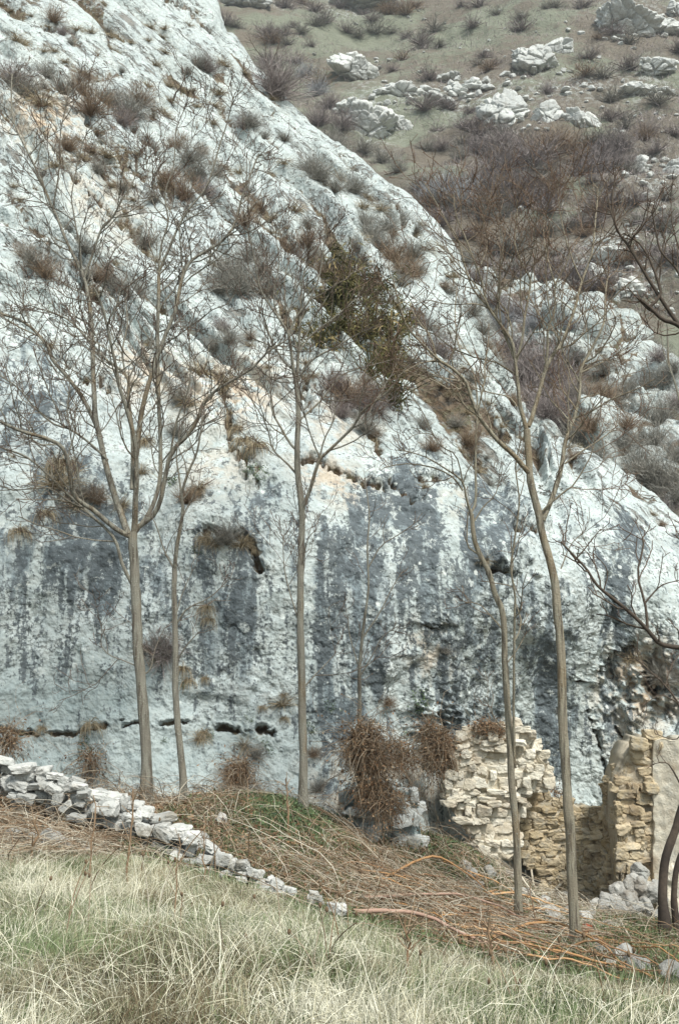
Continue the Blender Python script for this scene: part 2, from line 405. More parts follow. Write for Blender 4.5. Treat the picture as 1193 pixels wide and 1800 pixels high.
# ---------------------------------------------------------------- ground
gc = [(0,1800,4.3),(600,1800,4.3),(1193,1800,4.7),(0,1625,6.2),(500,1670,6.0),(900,1745,6.0),(1193,1785,6.2),
      (0,1540,8.0),(250,1548,8.0),(420,1585,8.0),(600,1645,7.9),(800,1712,7.7),(1000,1755,7.6),(1193,1775,7.6),
      (-250,1420,10.2),(0,1440,10),(250,1505,9.6),(400,1555,9.3),(550,1610,9.1),(700,1650,9.1),(900,1706,9.0),(1100,1738,9.0),
      (-200,1375,13),(0,1385,13),(258,1420,12.8),(320,1418,12.6),(533,1430,12.8),(450,1405,14),(300,1410,14.2),(600,1450,14.0),(640,1490,13.3),(740,1500,13.6),(650,1570,11),(760,1590,11.2),
      (400,1480,11.2),(912,1628,12),(1010,1664,11),(870,1528,14.6),(830,1502,14.4),(960,1590,14.8),(1100,1622,14),(1165,1642,12.3),(1193,1700,10),(1350,1655,13),(1400,1740,9),(1060,1612,14.9),(1400,1610,16)]
gp = np.array([P(*q) for q in gc])
extra = [(-14, 4, .4), (-14, 12, .9), (-10, 20, .3), (0, 22, -1.5), (12, 22, -2.5), (14, 5, -2.0), (14, 12, -3.2), (0, -6, 0.3), (-12, -6, .8), (12, -6, -1.2)]
gp = np.concatenate([gp, np.array(extra, float)])
Grbf = RBF(gp[:, :2], gp[:, 2], 5.0)
def G(x, y, noise=True):
    z = Grbf(x, y)
    if noise:
        q = np.stack(np.broadcast_arrays(np.asarray(x, float), np.asarray(y, float), 0.0), -1)
        z = z + 0.05 * fbm(q * 1.3, 4, 3) + 0.012 * fbm(q * 9, 2, 5)
    return z
def GP(px, py):
    """world ground point seen at a pixel"""
    Ys = np.linspace(3.5, 17, 400); pp = P(px, py, Ys); g = G(pp[:, 0], pp[:, 1])
    k = np.argmax(pp[:, 2] <= g)
    return pp[k] if pp[k, 2] <= g[k] else pp[-1]
def ground():
    xs = np.concatenate([np.linspace(-400, -15, 12)[:-1], np.linspace(-15, 15, 420), np.linspace(15, 400, 12)[1:]])
    ys = np.concatenate([np.linspace(-300, -6, 10)[:-1], np.linspace(-6, 20, 380), np.linspace(20, 60, 6)[1:]])
    X, Y = np.meshgrid(xs, ys)
    Z = G(np.clip(X, -15, 15), np.clip(Y, -7, 22))
    mb = MB(); mb.add(np.stack([X, Y, Z], -1).reshape(-1, 3), gridfaces(len(ys), len(xs)))
    tag(mb.build('ground', M['soil']), kind='structure')
ground()

# ---------------------------------------------------------------- the cliff
RIDGE = [(-400,-560),(-200,-430),(0,-300),(200,-140),(300,-70),(352,-15),(372,5),(395,55),(440,108),(500,168),(545,218),(600,252),(660,302),(730,350),(762,388),(785,425),(803,462),(828,505),(850,555),(872,610),(890,655),(905,705),(925,748),(960,774),(1000,788),(1050,804),(1100,840),(1150,880),(1193,922),(1260,990),(1500,1230)]
RX, RY = np.array(RIDGE, float).T
cy = [(-150,1420,14.1),(0,1400,14.2),(250,1420,14.3),(450,1400,14.5),(600,1400,14.5),(735,1450,14.7),(775,1440,15.9),(850,1450,16.6),(1000,1450,17.2),(1193,1450,17),(1350,1500,17),
      (0,1150,14.6),(300,1150,14.8),(533,1150,14.9),(735,1150,15.3),(900,1150,16.4),(1100,1150,17),(1193,1150,16.9),(1400,1250,17),
      (-150,900,14.8),(0,900,15.0),(300,850,15.7),(533,850,15.8),(740,880,16.2),(900,900,17),(1100,950,17.5),(1193,1000,17.7),
      (0,600,17),(250,600,18.6),(533,600,19.6),(740,700,19.3),(850,730,20),(-200,500,17),
      (0,300,21.5),(200,200,26.5),(400,350,26),(550,400,26),(700,500,24.5),(850,640,23.5),(0,0,28.5),(200,0,33),(370,0,38),(500,165,35),(600,250,33),(730,350,31),(803,462,28.5),(880,640,25.5),(928,755,23),(1000,790,21),(1100,840,20),(1193,922,19.6),(1400,1150,19),(-150,-200,34),(200,-130,38),(-400,-560,46),(-400,0,30)]
cy = np.array(cy, float)
CY_ = RBF(cy[:, :2], cy[:, 2], 400.0)
NC, NR = 640, 700
pxs = np.linspace(-220, 1420, NC)
NB = 26
ts = np.linspace(0, 1, NR)
ridge_y = np.interp(pxs, RX, RY)
wob = 9 * fbm(np.stack([pxs / 42.0, 0 * pxs, 0 * pxs], -1), 4, 11)
ridge_y = ridge_y + wob
base_y = 1660.0
PX = np.repeat(pxs[None], NR, 0); PY = base_y + (ridge_y[None] - base_y) * ts[:, None]
def cliffY(px, py):
    return np.clip(CY_(px, py), 13.4, 60)
YY = cliffY(PX, PY)
s_ = np.clip((ts - 0.955) / 0.045, 0, 1)[:, None]
YY = YY + 2.2 * (1 - np.sqrt(np.clip(1 - s_ ** 2, 0, 1)))
pos = P(PX, PY, YY)
# rows behind the crest, falling away
k = (np.arange(1, NB + 1) / NB)[:, None]
bk = pos[-1][None] + np.stack([0.25 * 16 * k * np.ones(NC), 15 * k ** 0.9 * np.ones(NC), -14 * k ** 1.4 * np.ones(NC)], -1)
pos = np.concatenate([pos, bk]); NT_ = NR + NB
PXf = np.concatenate([PX, np.repeat(pxs[None], NB, 0)]); PYf = np.concatenate([PY, np.repeat(ridge_y[None], NB, 0)])
du = np.gradient(pos, axis=1); dv = np.gradient(pos, axis=0)
Nn = norm(np.cross(du, dv))
Nn = np.where((Nn[..., 1:2] > 0.2) & (np.arange(NT_)[:, None, None] < NR - 8), -Nn, Nn)
for _ in range(20):
    Nn[1:-1, 1:-1] = (Nn[1:-1, 1:-1] * 2 + Nn[:-2, 1:-1] + Nn[2:, 1:-1] + Nn[1:-1, :-2] + Nn[1:-1, 2:])
    Nn = norm(Nn)
U = sst(15.9, 19.5, pos[..., 1]) * sst(1050, 800, PYf)      # 1 on the leaning slabs above, 0 on the wall below
L = norm(P(540, 560, 20.8) - P(120, 150, 26)); Mv = P(420, 240, 29) - P(230, 430, 22.5); Mv = norm(Mv - L * (Mv @ L)); Nv = np.cross(L, Mv)
ql, qm, qn = (PXf + PYf) * .707 * .0139, (PXf - PYf) * .707 * .0139, pos[..., 1] * .25
q3 = np.stack([ql, qm, qn], -1)
w1 = fbm(q3 * np.array([.13, .45, .4]), 3, 21)
w2 = fbm(q3 * np.array([.4, 1.5, 1.0]), 3, 31)
def saw(t, e=0.16):
    f = t - np.floor(t)
    return np.where(f < 1 - e, f / (1 - e), (1 - f) / e)
a1 = sst(-0.35, 0.25, fbm(q3 * np.array([.4, 1.1, .5]), 3, 41))
a2 = sst(-0.2, 0.3, fbm(q3 * np.array([.8, 1.6, 1.2]), 3, 51))
s1 = saw(-qm / .80 + 1.5 * w1 + 0.16 * w2, 0.13); s2 = saw(-qm / 0.33 + 0.4 * w2 + 3.0 * w1, 0.2)
f1, f2, vid = voro(q3 * np.array([.26, .85, .7]) + 0.30 * np.stack([w1, w2, w1], -1), 61)
f1b, f2b, vidb = voro(q3 * np.array([.7, 2.4, 1.8]) + 0.3 * np.stack([w2, w1, w2], -1), 66)
cr1 = fbm(q3 * np.array([.22, 1.1, .8]) + .2 * w2[..., None], 4, 121, .55); cr2 = fbm(q3 * np.array([.9, 2.2, 1.6]), 4, 131, .6); cr3 = fbm(pos * np.array([1.1, 1.1, .8]), 4, 141, .6)
k1 = np.exp(-(cr1 / .022) ** 2) * sst(-.25, .15, w1); k2 = np.exp(-(cr2 / .022) ** 2) * sst(-.1, .3, cr1); k3 = np.exp(-(cr3 / .014) ** 2) * sst(0, .3, cr2)
disp = -U * (.20 * k1 + .09 * k2) - .035 * k3 * (1 - U) + U * (0.6 * w1 + 0.52 * a1 * (s1 - .5) + 0.16 * a2 * (s2 - .5) + 0.11 * np.minimum(f2 - f1, .16) / .16 * (0.3 + vid) + 0.05 * sst(0, .12, f2b - f1b) * (vidb > .4))
lowp = pos * np.array([1, 1, .35])
lo = fbm(lowp * 0.5, 4, 71); lo2 = fbm(lowp * np.array([2.2, 2.2, 1.6]), 5, 81)
g1, g2, gid = voro(pos * np.array([1.0, 1.0, .7]) + 0.5 * lo[..., None], 91)
disp = disp + (1 - U) * (0.30 * lo + 0.09 * lo2 + 0.08 * np.minimum(g2 - g1, .12) / .12 * (gid - 0.3))
disp = disp + 0.045 * fbm(pos * 4.5, 4, 95, 0.6) + U * 0.10 * fbm(q3 * np.array([.8, 2.4, 2.0]), 4, 96, .55)
# block broken cave zone, far right
cave = np.exp(-(((PXf - 1135) / 75) ** 2 + ((PYf - 1215) / 75) ** 2) ** 1.5)
c1_, c2_, cid = voro(pos * 2.2, 97)
cvn = fbm(pos * np.array([1.8, 1.8, 1.3]), 5, 98, .62); cvr = np.abs(fbm(pos * 3.2, 3, 99, .6))
disp = disp - cave * (0.45 + 0.9 * cvn - .7 * cvr)
soil = np.zeros_like(disp)
def seg_d(px, py, pl):
    d = np.full(px.shape, 1e9); sg = np.zeros(px.shape)
    for (x0, y0), (x1, y1) in zip(pl[:-1], pl[1:]):
        vx, vy = x1 - x0, y1 - y0; t = np.clip(((px - x0) * vx + (py - y0) * vy) / (vx * vx + vy * vy), 0, 1)
        ex, ey = px - x0 - t * vx, py - y0 - t * vy; dd = np.hypot(ex, ey)
        sg = np.where(dd < d, ey, sg); d = np.minimum(d, dd)
    return d, sg
CRACKS = [([(525,812),(560,815),(590,828),(640,852),(670,858)], 5, .22, 1.0), ([(680,845),(700,868),(728,890)], 6, .3, 1.0), ([(735,850),(770,848),(800,862)], 6, .2, .9),
          ([(80,1285),(120,1288),(165,1283)], 3.5, .14, 1), ([(168,1282),(200,1268),(215,1262)], 3.5, .12, .9), ([(215,1277),(300,1272),(330,1268)], 3, .12, .9), ([(375,1282),(420,1285),(450,1283),(480,1286)], 5, .2, 1), ([(-100,1290),(0,1282),(60,1286)], 5, .15, 1),
          ([(857,1003),(878,1010),(898,1012)], 8, .5, 1.0), ([(905,930),(925,930),(945,932)], 10, .5, 1.0), ([(1005,1192),(1030,1200),(1055,1198)], 4, .2, 1),
          ([(1035,1250),(1045,1290),(1060,1350),(1068,1390)], 4, .15, .8), ([(1080,1275),(1095,1300),(1105,1310)], 4, .15, .8), ([(760,1340),(768,1300),(775,1262)], 12, .5, .9),
          ([(60,470),(75,440),(90,475)], 10, .3, .8), ([(118,640),(140,665),(158,675)], 6, .25, 1), ([(172,662),(190,695)], 5, .2, 1), ([(540,650),(530,690),(545,715)], 8, .35, .9),
          ([(255,1142),(300,1145)], 5, .2, .8), ([(365,945),(400,940),(440,955),(452,1000)], 8, .2, .9), ([(738,1095),(760,1105),(785,1100)], 5, .2, .7), ([(1060,1180),(1080,1150),(1110,1140)], 7, .25, .8),
          ([(1080,1010),(1083,1100)], 5, .08, 0), ([(1130,1190),(1150,1220)], 9, .4, .9), ([(100,800),(105,850),(98,880)], 7, .12, .6), ([(20,15),(60,30),(130,60),(140,90)], 6, .2, .8), ([(300,0),(330,18),(372,50)], 6, .35, .9),
          ([(150,215),(200,270),(240,310),(300,370)], 5, .3, .9), ([(220,210),(260,260),(330,330),(360,380)], 5, .3, .9), ([(90,260),(130,310),(190,350),(260,390)], 6, .35, 1.0), ([(390,660),(400,720),(395,770),(420,800),(450,850)], 13, .22, .9),
          ([(590,270),(640,320),(690,380),(720,420)], 6, .4, .9), ([(560,410),(640,470),(720,560),(760,600)], 7, .35, .9), ([(430,330),(500,420),(560,480)], 6, .3, .8), ([(650,760),(662,790)], 6, .15, 1)]
wj = fbm(np.stack([PXf / 22.0, PYf / 22.0, 0 * PXf], -1), 4, 101, .7) * 15; wk = np.clip(0.75 + 1.9 * fbm(np.stack([PXf / 13.0, PYf / 13.0, 0 * PXf], -1), 3, 102, .6), .12, 1.6)
for pl, w, dep, so_ in CRACKS:
    x0, y0 = np.min(pl, 0) - 60; x1, y1 = np.max(pl, 0) + 60
    mk = (PXf > x0) & (PXf < x1) & (PYf > y0) & (PYf < y1); mk[NR:] = False
    d, sg = seg_d(PXf[mk] + wj[mk], PYf[mk] + 0.7 * wj[mk], pl)
    w = 0.8 * w * wk[mk]
    disp[mk] += -dep * np.minimum(1, wk[mk]) * np.exp(-(d / w) ** 2) + 0.25 * dep * np.exp(-((d - 2.2 * w) / (1.5 * w)) ** 2) * (sg < 0)
    soil[mk] = np.maximum(soil[mk], 0.8 * so_ * np.exp(-(d / (w * 1.6)) ** 2))
disp[:NR] *= (1 - .4 * sst(.96, .99, ts))[:, None]; disp[NR:] *= .4
pos = pos + Nn * disp[..., None]
# stains and rock kinds
def blob(x, y, rx, ry, a=1, rot=0):
    c, s = math.cos(R(rot)), math.sin(R(rot)); u = (PXf - x) * c + (PYf - y) * s; v = -(PXf - x) * s + (PYf - y) * c
    return a * np.exp(-((u / rx) ** 2 + (v / ry) ** 2) ** 1.3)
dark = 0.10 + 0 * PXf
for b in [(150,960,120,190,1.0),(60,720,110,150,.75),(25,460,70,110,.8),(230,1020,60,130,.7),(90,1080,120,90,.65),(430,1060,75,170,1.0),(390,980,60,80,.7),(330,1050,60,160,.6),
          (560,1000,60,200,.55),(640,960,70,160,.65),(650,1150,120,120,.6),(760,960,45,190,.85,-6),(720,1060,60,140,.7),(870,880,60,120,.75),(860,1100,80,190,.8),(940,1180,60,200,.95,-4),(1000,980,70,160,.7),
          (1060,1080,110,150,.85),(1100,930,28,120,.95,-22),(1160,1050,70,140,.6),(800,1180,60,100,.6),(460,1250,160,60,.45),(360,1200,90,90,.5),(1075,1340,70,90,.55),(980,1290,30,120,.9),(250,640,90,120,.35),(120,560,150,90,.3),(600,1250,120,70,.5)]:
    dark = np.maximum(dark, blob(*b))
wtop = 120 * fbm(np.stack([PXf / 60.0, 0 * PXf, 0 * PXf], -1), 3, 155); wall_ = sst(770, 960, PYf + wtop) * np.where(PXf > 560, .74, .64) * (1 - .55 * sst(1170, 1230, PYf) * sst(560, 480, PXf)) * (1 - .45 * sst(1260, 1400, PYf))
rw_ = 26 * fbm(np.stack([PXf / 160.0, PYf / 130.0, 0 * PXf], -1), 4, 152)
rib_ = fbm(np.stack([(PXf + rw_ + .05 * (PYf - 1000)) / 36.0, PYf / 420.0, 0 * PXf], -1), 4, 151, .65) + .4 * fbm(np.stack([(PXf + rw_) / 120.0, PYf / 300.0, 0 * PXf], -1), 3, 153)
dark = np.maximum(dark, wall_) + wall_ * 1.0 * np.clip(rib_, -.5, .5) * (PXf > 420)
dark = np.clip(dark * (1 - 0.85 * sst(0.25, .8, U)), 0, 1.1)
tan = 0.05 + 0 * PXf
for b in [(400,690,110,70,.8),(70,215,80,60,.9),(260,660,80,60,.7),(590,850,90,40,.7,25),(760,1140,45,60,.6),(1130,1200,90,80,1.0),(660,1400,120,90,.8),(810,890,60,30,.4),(1060,620,100,40,.3),(600,740,70,60,.5),(380,830,80,60,.4),(180,350,100,60,.45,40),(1090,1260,60,60,.6)]:
    tan = np.maximum(tan, blob(*b))
teal = np.maximum.reduce([blob(120,1250,230,90,1), blob(330,1330,260,80,.8), blob(820,950,80,200,.3), blob(470,870,70,60,.6), blob(100,1350,200,60,.9), blob(750,760,90,60,.3)])
cav = sst(.30, .04, s1) * a1 * sst(.1, .5, a1); cav2 = sst(.22, .02, f2 - f1) * sst(.35, .65, vid + .3 * w1)
soil = np.maximum(soil, U * np.clip(0.8 * cav + 0.62 * cav2 + 0.35 * sst(.2, .5, w2), 0, 1) * sst(-.35, .25, fbm(pos * 0.55, 3, 111)))
soil = np.maximum(soil, U * np.maximum(.9 * k1, .7 * k2) * sst(-.3, .2, fbm(pos * .7, 3, 112)))
soil = np.maximum(soil, cave * sst(.0, .3, cvn) * .75)
soil = np.maximum(soil, 0.55 * sst(40, 0, PYf - 0) * 0)
msk = np.stack([dark, tan, soil, teal], -1).reshape(-1, 4)
mb = MB(); mb.add(pos.reshape(-1, 3), gridfaces(NT_, NC)[:, ::-1], U.ravel())
tag(mb.build('cliff', M['cliff'], msk=msk), kind='structure')
cpos, cn = pos[:NR], Nn[:NR]
ppx, ppy = pix(cpos)
def on_cliff(px, py):
    """displaced cliff point and outward normal seen at a pixel"""
    d = (ppx - px) ** 2 + (ppy - py) ** 2
    i = np.unravel_index(np.argmin(d), d.shape)
    return cpos[i], cn[i]
def in_cliff(px, py):
    return py > np.interp(px, RX, RY) + 4
soil_g = soil[:NR]

# ---------------------------------------------------------------- terrain sheets behind
def sheet(name, x0, x1, y0f, y1, nc, nr, Yf, dispf, mskf, mat):
    xs = np.linspace(x0, x1, nc); t = np.linspace(0, 1, nr)[:, None]
    top = y0f(xs); X = np.repeat(xs[None], nr, 0); Yp = y1 + (top[None] - y1) * t
    Yd = Yf(X, Yp); p = P(X, Yp, Yd)
    n_ = norm(np.cross(np.gradient(p, axis=1), np.gradient(p, axis=0))); n_ = np.where(n_[..., 2:3] < 0, -n_, n_)
    d, extra_ = dispf(p, X, Yp)
    p = p + n_ * d[..., None]
    nb = 10; k = (np.arange(1, nb + 1) / nb)[:, None]
    w = 0.5 * Yd[-1].mean()
    b = p[-1][None] + np.stack([0 * k * np.ones(nc), w * k * np.ones(nc), -w * .5 * k ** 1.5 * np.ones(nc)], -1)
    pf = np.concatenate([p, b])
    ms = mskf(X, Yp, p, extra_); ms = np.concatenate([ms, np.repeat(ms[-1:], nb, 0)])
    m_ = MB(); m_.add(pf.reshape(-1, 3), gridfaces(nr + nb, nc)[:, ::-1])
    tag(m_.build(name, mat, msk=ms.reshape(-1, 4)), kind='structure')
    qx, qy = pix(p)
    return p, n_, qx, qy

def sampler(S):
    p, n_, qx, qy = S
    def f(px, py):
        d = (qx - px) ** 2 + (qy - py) ** 2; i = np.unravel_index(np.argmin(d), d.shape)
        return p[i], n_[i]
    return f
hy = np.array([(-400,900,70),(1600,950,62),(700,500,78),(1200,700,66),(1500,400,90),(600,200,118),(900,200,112),(1200,200,108),(400,0,160),(800,0,165),(1200,0,150),(1600,0,150),(-400,0,170),(600,-500,300),(1600,-500,280),(-400,-500,320),(900,400,90),(1193,480,80)], float)
HY = RBF(hy[:, :2], hy[:, 2], 600.0)
def hdisp(p, X, Yp):
    a = fbm(p * .035, 5, 201); b = fbm(p * .16, 5, 205)
    return 4.5 * a + 1.3 * b + 0.35 * fbm(p * .8, 3, 208), a
def hmask(X, Yp, p, e):
    g = 0.35 + 0 * X
    def bl(x, y, rx, ry, a): return a * np.exp(-((X - x) / rx) ** 2 - ((Yp - y) / ry) ** 2)
    for q in [(700,200,140,28,1),(620,40,150,60,.8),(900,60,200,30,.7),(1050,225,90,25,.9),(960,350,90,30,.9),(860,340,60,20,.7),(1020,300,50,40,.6),(700,270,60,18,.8),(1180,600,60,60,.7),(780,80,80,20,.9),(1000,470,200,40,.4)]:
        g = np.maximum(g, bl(*q))
    for q in [(880,260,130,40,.9),(1120,260,100,50,.6),(880,430,200,60,.5),(1120,60,100,40,.3)]:
        g = g - bl(*q)
    r = 0.0 * X
    for q in [(790,170,170,18,.8),(1000,160,120,18,.7),(1150,300,60,60,.6),(1080,450,110,60,.9),(1130,150,60,30,.6),(1100,30,90,30,.4),(650,200,50,50,.7),(620,5,60,15,.8),(450,5,60,12,.8)]:
        r = np.maximum(r, bl(*q))
    return np.stack([np.clip(g, 0, 1), r, 0 * X, 0 * X], -1)
S_hill = sheet('hillside', -500, 1700, lambda x: -520 + 0 * x, 960, 480, 420, HY, hdisp, hmask, M['hill'])
on_hill = sampler(S_hill)

# middle spur: pale rounded outcrops and scrub between the cliff and the hillside
sx, sy = np.array([(700,400),(780,440),(850,482),(900,500),(960,512),(1020,515),(1060,512),(1085,518),(1120,560),(1150,600),(1193,650),(1300,730),(1500,800)], float).T
sY = RBF([(700,400),(900,500),(1060,512),(1193,650),(1500,800),(900,800),(1100,900),(1193,800),(1500,1100),(1000,650)], [50,47,44,42,40,34,30,31,26,39], 400.0)
def sdisp(p, X, Yp):
    w = fbm(p * .25, 4, 301)
    a, b, c = voro(p * .33 + .6 * w[..., None], 305); a2_, b2_, c2 = voro(p * .9 + .6 * w[..., None], 309)
    e = np.minimum(b - a, .3) / .3
    rockm = sst(-.28, .12, w + 0.25 * np.exp(-((X - 1090) / 120) ** 2 - ((Yp - 580) / 70) ** 2) * 3)
    return rockm * (1.5 * (1 - a) * e * (.4 + c) + .35 * np.minimum(b2_ - a2_, .3) / .3) + .8 * w + .1 * fbm(p * 2, 4, 311), (rockm, e, np.minimum(b2_ - a2_, .3) / .3)
def smask(X, Yp, p, e):
    r, q, q2 = e
    return np.stack([.12 + 0 * X, .15 + 0 * X, np.clip(1 - r * sst(.05, .45, q) * sst(0, .3, q2), 0, 1) * .75, .15 + 0 * X], -1)
S_spur = sheet('rocky_spur', 700, 1500, lambda x: np.interp(x, sx, sy) + 10 * fbm(np.stack([x / 30, 0 * x, 0 * x], -1), 3, 313), 1150, 330, 300, sY, sdisp, smask, M['cliff'])
on_spur = sampler(S_spur)
# ---------------------------------------------------------------- trees
def catmull(p, n):
    p = np.asarray(p, float); q = np.concatenate([[2 * p[0] - p[1]], p, [2 * p[-1] - p[-2]]])
    seg = len(p) - 1; t = np.linspace(0, seg, n); i = np.minimum(t.astype(int), seg - 1); f = (t - i)[:, None]
    a, b, c, d = q[i], q[i + 1], q[i + 2], q[i + 3]
    return 0.5 * ((2 * b) + (-a + c) * f + (2 * a - 5 * b + 4 * c - d) * f ** 2 + (-a + 3 * b - 3 * c + d) * f ** 3)

TWR = {3: 0.55, 2: 0.5, 1: 0.45}
def twigs_of(path, rad, lens, dens, r0, out, lvl=0, up=0.5, start=0.25):
    """crooked upswept side shoots along a path, recursively; out collects (pts, rad)"""
    n = len(path); seglen = np.linalg.norm(np.diff(path, axis=0), axis=1); L_ = seglen.sum()
    cnt = max(1, int(L_ * dens[lvl] * rng.uniform(.8, 1.2)))
    for j in range(cnt):
        t = start + (1 - start) * (j + rng.uniform(.1, .9)) / cnt
        x = t * (n - 1); i = min(int(x), n - 2); f = x - i
        b = path[i] * (1 - f) + path[i + 1] * f
        d = norm(path[i + 1] - path[i]); side = rng.normal(size=3); side[1] *= .6; side = norm(side - d * (side @ d))
        ang = rng.uniform(.55, 1.05)
        v = norm(d * math.cos(ang) + side * math.sin(ang))
        ln = lens[lvl] * rng.uniform(.45, 1.25) * (1.15 - 0.5 * t)
        r = min(r0[lvl], rad[i] * .75) * rng.uniform(.7, 1.1)
        m = 6; pts = [b]; 
        for q in range(m - 1):
            v = norm(v + rng.normal(size=3) * .20 + np.array([0, 0, up * .24]))
            pts.append(pts[-1] + v * ln / (m - 1))
        pts = np.array(pts); rr = np.linspace(r, max(r * .55, .0040), m)
        out.append((pts, rr))
        if lvl + 1 < len(lens): twigs_of(pts, rr, lens, dens, r0, out, lvl + 1, up, .3)

def bark_mesh(lst, k, name, mat, parent, tint):
    mb_ = MB()
    groups = {}
    for p, r in lst: groups.setdefault(len(p), []).append((p, r))
    for g in groups.values():
        pp = np.array([a for a, b in g]); rr = np.array([b for a, b in g])
        tubes(mb_, pp, rr, k, tint(rr) if callable(tint) else tint)
    return mb_.build(name, mat, parent)

def tree(name, label, cat, base, Y, trunk, limbs, mat='bark', lens=(1.0, .46, .2), dens=(4.8, 6.8, 7.5), r0=(.012, .0078, .0052), group=None, lean=0.35, seed=1, tw=True, up=.5, dark=0):
    """trunk / limbs: (pixel polyline, width at start, width at end) in photo pixels"""
    global rng
    keep = rng; rng = np.random.default_rng(seed)
    b0 = P(base[0], base[1], Y); gz = G(b0[0], b0[1]) if Y < 17 else b0[2]
    root = empty(name, (b0[0], b0[1], min(b0[2], gz)))
    tag(root, label, cat, group)
    off = np.array(root.location)
    done = []   # (pixel path, Y along)
    def trace(pl, w0, w1, Y0, slope):
        pl = np.array(pl, float); n = max(8, int(np.hypot(*np.diff(pl, axis=0).T).sum() / 16))
        pp = catmull(pl, n); s = np.linspace(0, 1, n)
        wig = 1.6 * fbm(np.stack([s * n * .35, 0 * s + seed, 0 * s + pl[0, 0]], -1), 3, 7)
        pp[1:-1, 0] += wig[1:-1]
        dist = np.concatenate([[0], np.cumsum(np.hypot(*np.diff(pp, axis=0).T))]) * Y / F
        Ys = Y0 + slope * dist
        w = (w0 + (w1 - w0) * s ** .85) / 2 * Ys / F
        return pp, Ys, P(pp[:, 0], pp[:, 1], Ys), w
    for pl, w0, w1 in trunk[:1]:
        pp, Ys, q, w = trace(pl, w0, w1, Y, 0.0)
        w *= .84; w[:3] *= np.array([1.6, 1.22, 1.08]); q[0, 2] -= .15
        w *= 1 + .10 * fbm(np.stack([np.arange(len(w)) * .7, 0 * w, 0 * w + seed], -1), 2, 3)
        done.append((pp, Ys))
        tt = .75 + .2 * np.sin(np.arange(len(w)))[None]
        bark_mesh([(q - off, w)], 12, 'trunk', M[mat], root, tt)
    tl = []
    if tw == 'trunk': twigs_of(q, w, lens, dens, r0, tl, 0, up, .45)
    for pl, w0, w1 in limbs:
        best = (1e9, Y)
        for pp, Ys in done:
            d = np.hypot(pp[:, 0] - pl[0][0], pp[:, 1] - pl[0][1]); i = d.argmin()
            if d[i] < best[0]: best = (d[i], Ys[i])
        pp, Ys, q, w = trace(pl, w0 * .88, w1 * .88, best[1], rng.uniform(-lean, lean))
        done.append((pp, Ys))
        limb = bark_mesh([(q - off, w)], 8 if w0 > 6 else 6, 'limb', M[mat], root, np.clip(.35 + w / .045, 0, .85)[None])
        out = []
        twigs_of(q - off, w, lens, dens, r0, out, 0, up, .22)
        # the limb's own tip forks
        for _ in range(3): twigs_of((q - off)[-3:], w[-3:], lens[1:], (9, 8), r0[1:], out, 0, up, .4)
        bark_mesh(out, 3, 'twigs', M[mat], limb, lambda r: np.clip((r - .0035) / .012, 0, .8) + rng.uniform(0, .25, (len(r), 1)))
    rng = keep
    return root

tree('bare_tree', 'large bare grey tree whose many stems fan out from one low yellow-lichened fork', 'tree', (258, 1420), 12.8,
  [([(258,1420),(256,1300),(248,1200),(243,1130),(239,1050),(236,1000),(234,935)], 24, 19)],
  [([(234,945),(205,930),(165,897),(130,868),(115,795),(85,772),(45,760),(0,740),(-50,705)], 11, 6),
   ([(234,1030),(215,990),(200,945),(160,905),(115,865),(80,830),(45,802),(0,785),(-40,760)], 8, 3),
   ([(226,940),(205,880),(190,830),(180,790),(170,740),(165,680),(163,620),(160,560),(155,520),(145,480),(120,430),(95,370),(70,310),(45,260),(22,205),(22,130)], 14, 3),
   ([(178,770),(150,705),(120,665),(95,635),(85,610),(60,580),(30,560),(0,550),(-40,520)], 9, 5),
   ([(236,935),(239,880),(240,830),(238,780),(225,725),(210,680),(203,640),(195,600),(182,545),(165,505)], 13, 4),
   ([(232,860),(234,770),(226,700),(222,660),(185,630),(155,595),(120,562),(90,550),(50,535)], 9, 2),
   ([(240,800),(246,740),(258,690),(272,640),(293,585),(310,540),(320,490),(337,458),(365,440),(395,420),(415,390),(425,350),(440,310),(455,270)], 11, 3),
   ([(238,935),(262,902),(280,850),(283,780),(280,700),(278,600),(280,500),(279,478)], 10, 7),
   ([(279,480),(300,430),(312,400),(330,370),(355,340),(370,310),(385,260),(400,215),(410,170)], 6, 2.5),
   ([(279,480),(283,430),(295,390),(290,340),(305,290),(310,230),(330,180)], 5, 2),
   ([(245,925),(270,905),(285,870),(300,800),(330,765),(348,735),(355,712),(375,690),(410,668),(440,650),(460,630),(475,615),(500,600)], 11, 3.5),
   ([(148,490),(165,440),(180,400),(200,380),(215,350),(235,320),(245,265)], 6, 2),
   ([(145,480),(140,430),(130,370),(128,330),(150,240),(185,200)], 4, 2),
   ([(93,370),(105,300),(108,230),(120,170)], 4, 2), ([(222,665),(215,620),(225,570),(222,520),(240,480)], 5, 2), ([(300,800),(310,740),(330,690),(335,640),(333,590)], 5, 2),
   ([(160,905),(120,880),(90,860),(50,850)], 4, 2), ([(130,870),(100,830),(90,790),(40,770)], 3, 1.5), ([(190,810),(160,780),(125,755),(95,745),(60,715),(30,680),(0,660)], 6, 2.5), ([(125,755),(118,720),(122,680),(122,650)], 3.5, 1.5), ([(295,390),(270,360),(262,320),(255,260)], 3, 1.5),
   ([(242,1190),(262,1180),(268,1165),(270,1150)], 4, 2), ([(238,1170),(215,1160),(190,1150),(175,1130)], 3, 1.5)], seed=11)
